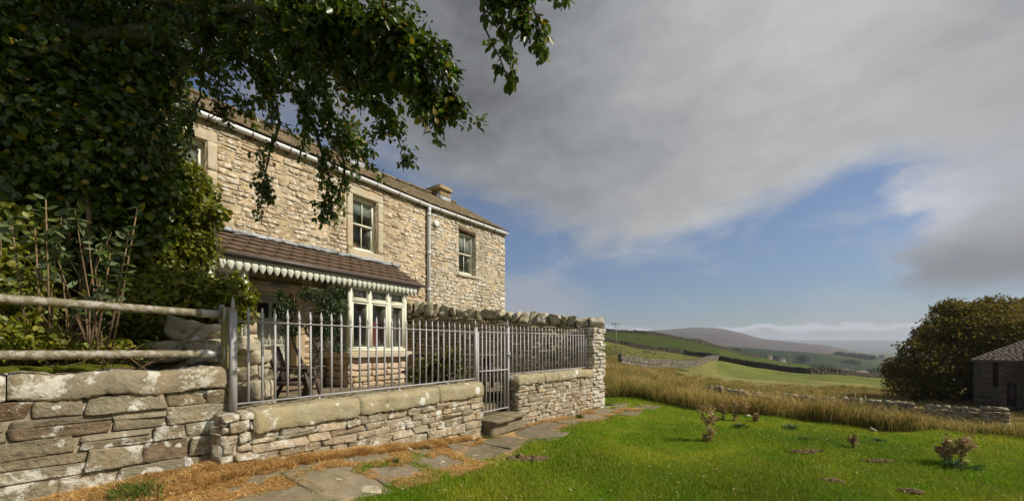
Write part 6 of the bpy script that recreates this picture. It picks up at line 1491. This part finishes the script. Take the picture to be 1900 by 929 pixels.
field_wall('field_wall', 'long dark dry stone wall crossing the valley field to the farm buildings', FW_SPB, M_FIELDW, 1.4, .7, GW, blk=.8)
# scattered limestone on the slope
mb = MB(); n_ = 60; pxs = rsT.uniform(1135, 1240, n_); X, Y = [], []
for p_ in pxs: g_ = gpt(p_, rsT.uniform(648, 664)); X.append(g_.x); Y.append(g_.y)
X, Y = np.array(X), np.array(Y); stones(mb, np.stack([X, Y, zg(X, Y) + .05], 1), rsT.uniform(.10, .32, (n_, 3)) * [1.2, 1, .8], WORLD, 3, .5, .2, .1, .2, rsT); tag(part('scattered_rocks', mb, M_FIELDP, None, True), kind='stuff')
# ruined near wall with cap stones
NW = [(1310, 41), (1370, 38), (1462, 34), (1578, 30), (1682, 27), (1825, 24.4)]
_n0 = wp(1600, 760, 29); _n0.z = float(zg(_n0.x, _n0.y))
RUIN = thing('ruined_wall', 'low tumbledown dry stone wall with pale cap stones beyond the rushes', 'stone wall', _n0)
PP_ = [((px - CX) / F * Y, Y) for px, Y in NW]; mb = MB(); cp = MB(); s_ = 0
for (x0, y0), (x1, y1) in zip(PP_[:-1], PP_[1:]):
    Lg = math.hypot(x1 - x0, y1 - y0); fr = Fr(x0, y0, x1 - x0, y1 - y0)
    S = courses(0, Lg, 0, .86, .14, .42, rsT, .02, (), .3, .5, .1); zb = zg(*fr.arr(np.stack([S[:, 0], 0 * S[:, 0], 0 * S[:, 0]], 1))[:, :2].T)
    hm = np.interp((CX + F * fr.arr(np.stack([S[:, 0], 0 * S[:, 0], 0 * S[:, 0]], 1))[:, 0] / fr.arr(np.stack([S[:, 0], 0 * S[:, 0], 0 * S[:, 0]], 1))[:, 1]), [1310, 1480, 1600], [.45, .72, .90])
    k = S[:, 1] < hm; S, zb = S[k], zb[k]; N = len(S)
    for sg in (-.13, .13): stones(mb, np.stack([S[:, 0], np.full(N, sg), S[:, 1] + zb - .1], 1), np.stack([S[:, 2], np.full(N, .15), S[:, 3]], 1), fr, 3, .35, .18, .08, .04, rsT)
    u = 0
    while u < Lg:
        l = rsT.uniform(.25, .5); p = fr.p(u + l / 2, 0, 0); px = CX + F * p.x / p.y; hgt = np.interp(px, [1310, 1480, 1600], [.45, .72, .90]); u += l
        if rsT.rand() < (.85 if px > 1470 else .5): stones(cp, [(u - l / 2, 0, float(zg(p.x, p.y)) + hgt - .02 + rsT.uniform(-.03, .05))], [(l / 2 * .95, .2, rsT.uniform(.10, .19))], fr, 4, .6, .16, .06, .12, rsT)
part('stonework', mb, M_DRY, RUIN, True); part('cap_stones', cp, M_RCAP, RUIN, True)
_e = wp(1845, 760, 23.8); _e.z = float(zg(_e.x, _e.y)); fr = Fr(_e.x, _e.y, .86, -.5); RP = thing('wall_end', 'square end of dry stone wall standing apart at the right by the wires', 'stone wall', _e)
mb = MB(); S = courses(-.52, .52, 0, 1.05, .13, .36, rsT, .02); N = len(S)
for sg in (-.2, .2): stones(mb, np.stack([S[:, 0], np.full(N, sg), S[:, 1] + _e.z - .1], 1), np.stack([S[:, 2], np.full(N, .22), S[:, 3]], 1), fr, 3, .35, .15, .08, .04, rsT)
part('stonework', mb, M_DRY, RP, True); mb = MB(); stones(mb, [(-.35, 0, _e.z + 1.08), (.0, 0, _e.z + 1.1), (.36, 0, _e.z + 1.07)], [(.17, .25, .12), (.18, .25, .14), (.16, .25, .11)], fr, 4, .6, .14, .06, .1, rsT); part('cap_stones', mb, M_RCAP, RP, True)
WFN = thing('wire_fence', 'three rusty wires running right from the end of the stone wall', 'fence', _e + Vector((.6, -.3, 0)))
for z in (.45, .72, .98): mb = MB(); a = fr.p(.5, 0, _e.z + z); b = a + Vector((5.5, -2.2, .03)); mb.tube([a, (a + b) / 2 - Vector((0, 0, .04)), b], .012, 5); part('wire', mb, M_RUST, WFN)
_a = fr.p(.5, 0, 0) + Vector((5.5, -2.2, 0)); mb = MB(); mb.tube([(_a.x, _a.y, float(zg(_a.x, _a.y)) - .3), (_a.x, _a.y, _e.z + 1.15)], .06, 8); part('fence_post', mb, M_WOODB, WFN)
for px, Y, h, ln, lab in ((1582, 29.2, 1.45, .10, 'leaning wooden stake at the low wall, left of the two'), (1603, 28.3, 1.35, .05, 'wooden stake at the low wall, right of the two')):
    p = wp(px, 700, Y); p.z = float(zg(p.x, p.y)); mb = MB(); mb.tube([p - Vector((0, 0, .2)), p + Vector((ln, 0, h * .6)), p + Vector((ln * 1.6, 0, h))], [.055, .05, .045], 7); tag(part('wooden_stake', mb, M_POST, None, True), lab, 'stake', 'wooden stakes by the low wall')

# barn
_b = wp(1806, 757, 32); BZ = _b.z - .15; ang = R(-50); fb = Fr(_b.x, _b.y, math.cos(ang), math.sin(ang))
BARN = thing('barn', 'dark stone barn with hipped slate roof under the big tree at the right edge', 'barn', (_b.x, _b.y, BZ), ang)
L_, D_ = 9.0, 6.5; ez = E(-1.10); rz = ez + 1.95
slit = (1.00, 1.26, ez - 2.0, ez - .12); hole2 = (1.68, 2.14, BZ + .5, BZ + 2.3)
mb = MB(); wall_pieces(mb, fb, 0, L_, BZ - .4, ez, [slit, hole2], 0, .5); mb.box(0, .5, .5, D_, BZ - .4, ez, fb); mb.box(L_ - .5, L_, .5, D_, BZ - .4, ez, fb); mb.box(.5, L_ - .5, D_ - .5, D_, BZ - .4, ez, fb)
S = courses(0, L_, BZ - .3, ez, .20, .5, rsT, .02, [slit, hole2], .3, .5, .1); wall_stones(mb, fb, S, -.01, .2, rsT, .03, n=3, rnd=.35, jit=.15, rough=.06); part('wall', mb, M_BARN, BARN, True)
mb = MB(); mb.box(slit[0], slit[1], .35, .40, slit[2], slit[3], fb); part('window_board', mb, M_BROWNW, BARN); mb = MB(); mb.box(hole2[0], hole2[1], .3, .36, hole2[2], hole2[3], fb); part('door', mb, M_BROWNW, BARN)
mb = MB(); o_ = .12
V = [(-o_, -o_, ez - .02), (L_ + 3, -o_, ez - .02), (L_ + 3, D_ / 2, rz), (3.4, D_ / 2, rz), (-o_, D_ + o_, ez - .02), (L_ + 3, D_ + o_, ez - .02)]
V2 = [(a, b, c - .08) for a, b, c in V]; mb.add(fb.arr(V + V2), [(0, 1, 2, 3), (0, 3, 4), (3, 2, 5, 4), (9, 8, 7, 6), (10, 9, 6), (10, 11, 8, 9), (0, 6, 7, 1), (4, 10, 6, 0), (1, 7, 8, 2), (2, 8, 11, 5), (5, 11, 10, 4)])
roof = part('roof', mb, M_BSLATE, BARN)
mb = MB(); sl_ = math.hypot(D_ / 2 + o_, rz - ez); pt = (rz - ez) / (D_ / 2 + o_); C, H = [], []
s = 0
while s < 1:
    u0_ = -o_ + (3.4 + o_) * s; u = u0_
    while u < L_ + 3:
        l = .30 * rsT.uniform(.8, 1.2); w = -o_ + (D_ / 2 + o_) * (s + .045); C.append((u + l / 2, w, ez + (w + o_) * pt + .02)); H.append((l / 2 - .004, .15, .010)); u += l
    s += .055
C, H = np.array(C), np.array(H); sub = MB(); stones(sub, C * 0, H, WORLD, 2, .1, .05, .1, .01, rsT); V = sub.V[0].reshape(len(C), -1, 3); ag = math.atan(pt) - .05; y, z = V[..., 1].copy(), V[..., 2].copy(); V[..., 1] = y * math.cos(ag) - z * math.sin(ag); V[..., 2] = y * math.sin(ag) + z * math.cos(ag)
mb.add(fb.arr((V + C[:, None]).reshape(-1, 3)), sub.Fs[0]); part('slates', mb, M_BSLATE, roof, True)
mb = MB(); mb.box(2.45, 9.2, -.4, -.02, BZ - .4, ez + .75, fb); S = courses(2.42, 6, BZ - .3, ez + .75, .2, .5, rsT, .02); wall_stones(mb, fb, S, -.41, .2, rsT, .03, n=3, rnd=.35, jit=.15, rough=.06); part('porch_block', mb, M_BARN, BARN, True)

# trees in the fields
def field_tree(name, label, L, n, size, m, base, top, r, limbs=0, group=None, cat='tree'):
    o = thing(name, label, cat, base, 0, group); t = MB(); t.tube([base, (Vector(base) + Vector(top)) / 2 + Vector((r, 0, 0)), top], [r * 1.3, r, r * .5], 8)
    for k in range(limbs):
        c, rr = L[k % len(L)]; st_ = Vector(base) + (Vector(top) - Vector(base)) * rsT.uniform(.3, .9); e = Vector(c) + Vector(rvec(1, rsT)[0]) * rr[0] * .6; t.tube([st_, (st_ + e) / 2 + Vector((0, 0, rr[2] * .1)), e], [r * .45, r * .3, r * .08], 6)
    part('trunk', t, M_BARK, o, True); f = MB(); lumps_leaves(f, L, n, size, .8, .1, .6, .55, True); part('crown', f, m, o); return o
YT = 37.0; tb = wp(1795, 748, YT); tb.z = float(zg(tb.x, tb.y)) - .1; k_ = YT / F
TL_ = [(1845, 650, 80, 75), (1790, 640, 62, 55), (1730, 675, 52, 48), (1695, 705, 42, 42), (1760, 700, 60, 42), (1905, 625, 70, 58), (1850, 602, 62, 36), (1680, 690, 30, 30), (1720, 725, 44, 26), (1960, 640, 70, 62), (1790, 600, 40, 26), (1830, 700, 50, 40), (1890, 590, 40, 22), (2030, 660, 60, 60), (1790, 612, 60, 44), (1840, 598, 80, 34), (1740, 630, 40, 36), (1670, 715, 26, 22)]
field_tree('autumn_tree', 'big broad autumn brown tree leaning over the dark barn at right', [(wp(a, b, YT + rsT.uniform(-1.5, 1.5)), (c * k_ * .88, c * k_ * .8, d * k_ * .88)) for a, b, c, d in TL_ + [(1650 + 250 * t + 14 * math.sin(9 * t), 688 - 118 * min(1, (t * 1.9)) ** .75 + 8 * math.sin(23 * t), 20 + 10 * math.sin(31 * t) ** 2, 15) for t in np.linspace(0, 1, 22)] + [(rsT.uniform(1690, 1900), rsT.uniform(600, 715), 26, 20) for _ in range(26)]], 62000, .22, M_AUT, tb, wp(1835, 640, YT), .42, 18)
for px, py, Y, rw, rh, lab in ((1520, 683, 240, 22, 12, 'bushy hedge tree left of the roadside trees beyond the field wall'), (1540, 688, 235, 12, 9, 'small bushy tree just left of the far farm buildings'), (1490, 664, 820, 13, 8, 'round dark tree in the far valley left of the pylon post'),
        (1560, 657, 1120, 14, 7, 'leftmost dark tree of the row on the far valley skyline'), (1580, 659, 1130, 13, 6, 'second dark tree from the left in the skyline row across the valley'), (1600, 661, 1140, 13, 6, 'third dark tree from the left in the skyline row across the valley'), (1617, 663, 1150, 10, 6, 'rightmost dark tree of the skyline row across the valley'),
        (1580, 672, 900, 22, 8, 'wide dark copse low on the far valley side'), (1625, 690, 500, 25, 9, 'dark trees behind the far twin poles'), (1600, 692, 480, 16, 8, 'dark clump of trees right of the far farm buildings'), (1365, 651, 275, 8, 5, 'small hawthorn bush on the crest of the hillside wall'), (1313, 659, 150, 7, 5, 'small dark hawthorn where the hillside walls meet'), (1440, 664, 830, 12, 5, 'low dark tree by the far pale buildings')):
    c = wp(px, py, Y); g = float(zg(c.x, c.y)); k_ = Y / F; b0 = (c.x, c.y, c.z - rh * k_)
    field_tree('distant_tree', lab, [(c + Vector((rsT.uniform(-.4, .4) * rw * k_, 0, rsT.uniform(-.3, .2) * rh * k_)), (rw * k_ * .6, rw * k_ * .6, rh * k_ * .75)) for _ in range(3)] + [(c, (rw * k_ * .9, rw * k_ * .6, rh * k_ * .8))], 900, 1.6 * k_, M_FARLEAF, (b0[0], b0[1], min(g, b0[2]) - .2), (c.x, c.y, c.z), .8 * k_, 0, 'trees down the valley')
# poles
def pole(px, py0, py1, label, Y=None, arm=True, twin=False, r=.14):
    g = wp(px, py0, Y) if Y else gpt(px, py0); top = wp(px, py1, g.y); h = top.z - g.z
    o = thing('telegraph_pole', label, 'telegraph pole', g, 0, 'telegraph poles'); mb = MB(); mb.tube([(g.x, g.y, g.z - .4), (g.x, g.y, g.z + h)], [r, r * .75], 8); part('shaft', mb, M_WOODB, o, True)
    if arm:
        mb = MB(); w = h * .14; mb.box(g.x - w, g.x + w, g.y - .09, g.y + .09, g.z + h - .32, g.z + h - .10); part('crossarm', mb, M_WOODB, o)
        for q in (-.85, -.2, .85):
            mb = MB(); mb.lathe((g.x + q * w, g.y, g.z + h - .10), [(.03, 0), (.09, .08), (.06, .2), (.09, .3), (.03, .34)], 8); part('insulator', mb, M_CERAM, o, True)
    return g, h
g1, h1 = pole(1143, 656, 599, 'nearest telegraph pole with crossarm on the slope right of the pillar')
g2, h2 = pole(1465, 689, 652, 'thin tall pole beside the bright green field in the middle distance', 135, False, r=.12)
g3, h3 = pole(1633, 703, 686, 'short far telegraph pole with crossarm left of the autumn tree', 300)
pole(1568, 692, 680, 'thin pole rising behind the far farm buildings', 330, False, r=.16)
pole(1602, 697, 685, 'thin pole right of the far farm buildings', 340, False, r=.16)
pole(1432, 663, 651, 'far slender mast by the pale buildings across the valley', 800, False, r=.35)
WIRE = MB()
for q in (-.85, .85):
    a = Vector((g1.x + q * h1 * .14, g1.y, g1.z + h1 + .2)); b = Vector((-9, 62, 24)) + Vector((q, 0, 0)); WIRE.tube([a + (b - a) * t - Vector((0, 0, 2.2 * math.sin(math.pi * t))) for t in np.linspace(0, 1, 14)], .007, 4)
tag(part('overhead_wire', WIRE, M_DARK), 'pair of thin overhead wires from the nearest telegraph pole towards the house', 'wire')
# far farms
def far_house(px, py, Y, w, d, h, rh, col, label, ang=0.2, chim=False):
    c = wp(px, py, Y); g = float(zg(c.x, c.y)); fr = Fr(c.x, c.y, math.cos(ang), math.sin(ang)); o = thing('far_farmhouse', label, 'farm building', (c.x, c.y, c.z), ang, 'farm buildings down the valley'); mb = MB(); mb.box(-w, w, -d, d, min(c.z - 1, g - 1), c.z + h, fr); part('wall', mb, col, o)
    mb = MB(); V = [(-w - .3, -d - .3, c.z + h), (w + .3, -d - .3, c.z + h), (w + .3, 0, c.z + h + rh), (-w - .3, 0, c.z + h + rh), (-w - .3, d + .3, c.z + h), (w + .3, d + .3, c.z + h)]; mb.add(fr.arr(V), [(0, 1, 2, 3), (3, 2, 5, 4), (0, 3, 4), (1, 5, 2), (0, 4, 5, 1)]); part('roof', mb, M_BSLATE, o)
    mb = MB()
    for u in (-w * .5, w * .4): mb.box(u - w * .09, u + w * .09, -d - .04, -d - .01, c.z + h * .35, c.z + h * .75, fr)
    part('window', mb, M_DARK, o)
far_house(1567, 697, 210, 3.6, 2.6, 1.6, 2.0, M_FIELDP, 'pale gabled farm building at the end of the long valley wall', .5)
far_house(1552, 696, 215, 2.0, 2.0, 1.3, 1.5, M_BARN, 'small dark shed left of the pale gabled farm building', .3)
far_house(1592, 696, 260, 5, 3, 1.2, 2.0, M_BUFFH if False else M_PINK, 'low pinkish farm range right of the pale gabled building', .1)
far_house(1448, 668, 700, 7, 4, 1.8, 2.0, M_FIELDP, 'far pale farmhouse across the valley', .1)
far_house(1425, 663, 780, 6, 4, 2, 2.6, M_FIELDP, 'far grey farm below the moorland beside the slender mast', .1)
far_house(1530, 660, 1120, 12, 6, 3, 3, M_FIELDP, 'far stone house left of the skyline trees', .1)
far_house(1640, 662, 1500, 14, 7, 4, 4, M_FIELDP, 'far stone house at the right end of the skyline trees', .1)
far_house(1650, 664, 1500, 9, 6, 4, 4, M_PINK, 'far pale cottage beside the autumn tree edge', .1)
